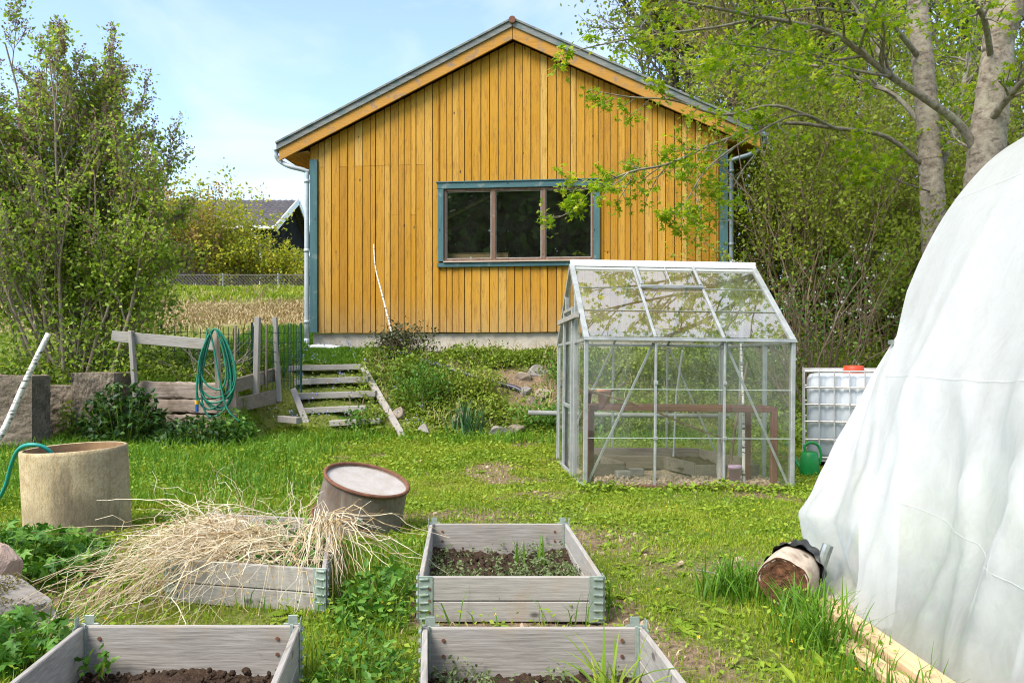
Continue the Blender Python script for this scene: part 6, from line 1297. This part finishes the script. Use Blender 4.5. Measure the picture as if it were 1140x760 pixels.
for k in range(175):                                         # fan to the front left
    u, v_ = r.beta(1.0, 2.2), r.beta(1.5, 1.9)*.75; p0 = inbed(u, v_); f = r.uniform(0, 1); p1 = np.array([-2.05 + 1.0*f*u**.6 + r.normal()*.16 + .25*u, 3.62 - .35*r.random() - .25*f + r.normal()*.08]); cut = r.uniform(.55, 1.0); p1 = p0*(1-cut) + p1*cut; z1 = .02 if cut > .8 else .02 + (1-cut)*.45 + r.uniform(-.04, .10)
    bent(b, (*p0, .19 + abs(r.normal())*.035), (*p1, z1), r.uniform(.02, .09), r.choice([.0009, .0013, .0019, .0028]), r, jit=.03)
for k in range(42):                                          # to the left and back
    u, v_ = r.beta(1, 2.5), r.uniform(.2, .8); p0 = inbed(u, v_); a_ = r.normal(R(175), .5); L_ = r.uniform(.3, .75); p1 = p0 + np.array([math.cos(a_), math.sin(a_)])*L_; bent(b, (*p0, .20), (*p1, r.uniform(.03, .34)), r.uniform(.02, .12), r.uniform(.0016, .003), r)
for k in range(190):                                         # tangle lying in the bed
    u, v_ = r.beta(1.0, 2.4), r.uniform(.08, .66); p0 = inbed(u, v_); a_ = r.uniform(0, 6.28); L_ = r.uniform(.2, .6); p1 = p0 + np.array([math.cos(a_), math.sin(a_)])*L_; bent(b, (*p0, .13 + r.uniform(0, .09)), (*p1, .14 + r.uniform(0, .12)), r.uniform(0, .05), r.choice([.0009, .0013, .0018, .0024]), r, jit=.045)
for k in range(24):                                          # straggling ends that stand up
    u = r.beta(1, 2.6); p0 = inbed(u, r.uniform(.3, .8)); a_ = r.normal(R(130), .9); L_ = r.uniform(.15, .42); bent(b, (*p0, .18), (p0[0]+math.cos(a_)*L_, p0[1]+math.sin(a_)*L_*.5, .24 + r.uniform(.05, .30)), .03, .0018, r, jit=.04)
for rep in range(2):                                         # broken flat scraps among the stalks
    n_ = 420; u, v_ = r.beta(1.0, 2.0, n_)[:, None], r.uniform(.05, .7, n_)[:, None]; q = (FLc*(1-u)+FRc*u)*(1-v_) + (BLc*(1-u)+BRc*u)*v_; leaf_cloud(b, np.c_[q, r.uniform(.11, .20, n_)], .10, .9, None, 0, .07 + .05*rep, r, .02)
tag(b.build('dry_stalk_heap', F_STRAW, loc=(0, 0, 0)), kind='stuff')
b = MB()
for k in range(66):                                          # the bunch that spills over the right corner
    p0 = inbed(.97, .42) + r.normal(size=2)*.04; a_ = r.normal(R(278), .40); L_ = r.uniform(.25, .62); p1 = p0 + np.array([math.cos(a_)*.75, math.sin(a_)])*L_; bent(b, (*p0, .28 + abs(r.normal())*.03), (*p1, max(.02, .26 - L_*.5 + r.normal()*.05)), r.uniform(.02, .10), r.uniform(.0011, .0030), r)
for k in range(22): p0 = inbed(.97, .42) + r.normal(size=2)*.04; a_ = r.normal(R(8), .45); L_ = r.uniform(.25, .6); p1 = p0 + np.array([math.cos(a_), math.sin(a_)])*L_; bent(b, (*p0, .28), (*p1, r.uniform(.03, .28)), r.uniform(.04, .12), .0026, r, jit=.03)
for k in range(26): p0 = inbed(r.uniform(.6, 1), r.uniform(.3, .7)); bent(b, (*p0, .12), (p0[0] + r.normal()*.16, p0[1] + r.normal()*.1, .28 + r.uniform(0, .2)), .02, .0024, r, jit=.03)
tag(b.build('dry_stalk_bunch', F_STRAW, loc=(0, 0, 0)), kind='stuff')
b = MB(); r2 = np.random.default_rng(151)                    # bare twigs inside the compost enclosure
for k in range(26): p0 = np.array([r2.uniform(-5.0, -3.9), r2.uniform(11.3, 12.2), .85]); a = r2.uniform(0, 6.28); b.tube([p0, p0 + np.array([math.cos(a)*.3, .1, .25]), p0 + np.array([math.cos(a)*.7, .1, .3 + r2.uniform(0, .4)])], [.012, .009, .004], 4)
tag(b.build('brushwood', B_MAPLE_LIMB, loc=(0, 0, 0)), kind='stuff')
b = MB(); b.tube(smoothpath([(.98,4.36,.03), (1.04,4.27,.04), (1.11,4.18,.03)], 4), .0045, 6); tag(b.build('twig', B_MAPLE_LIMB), 'pale dry twig lying on the lawn left of the log', 'twig')
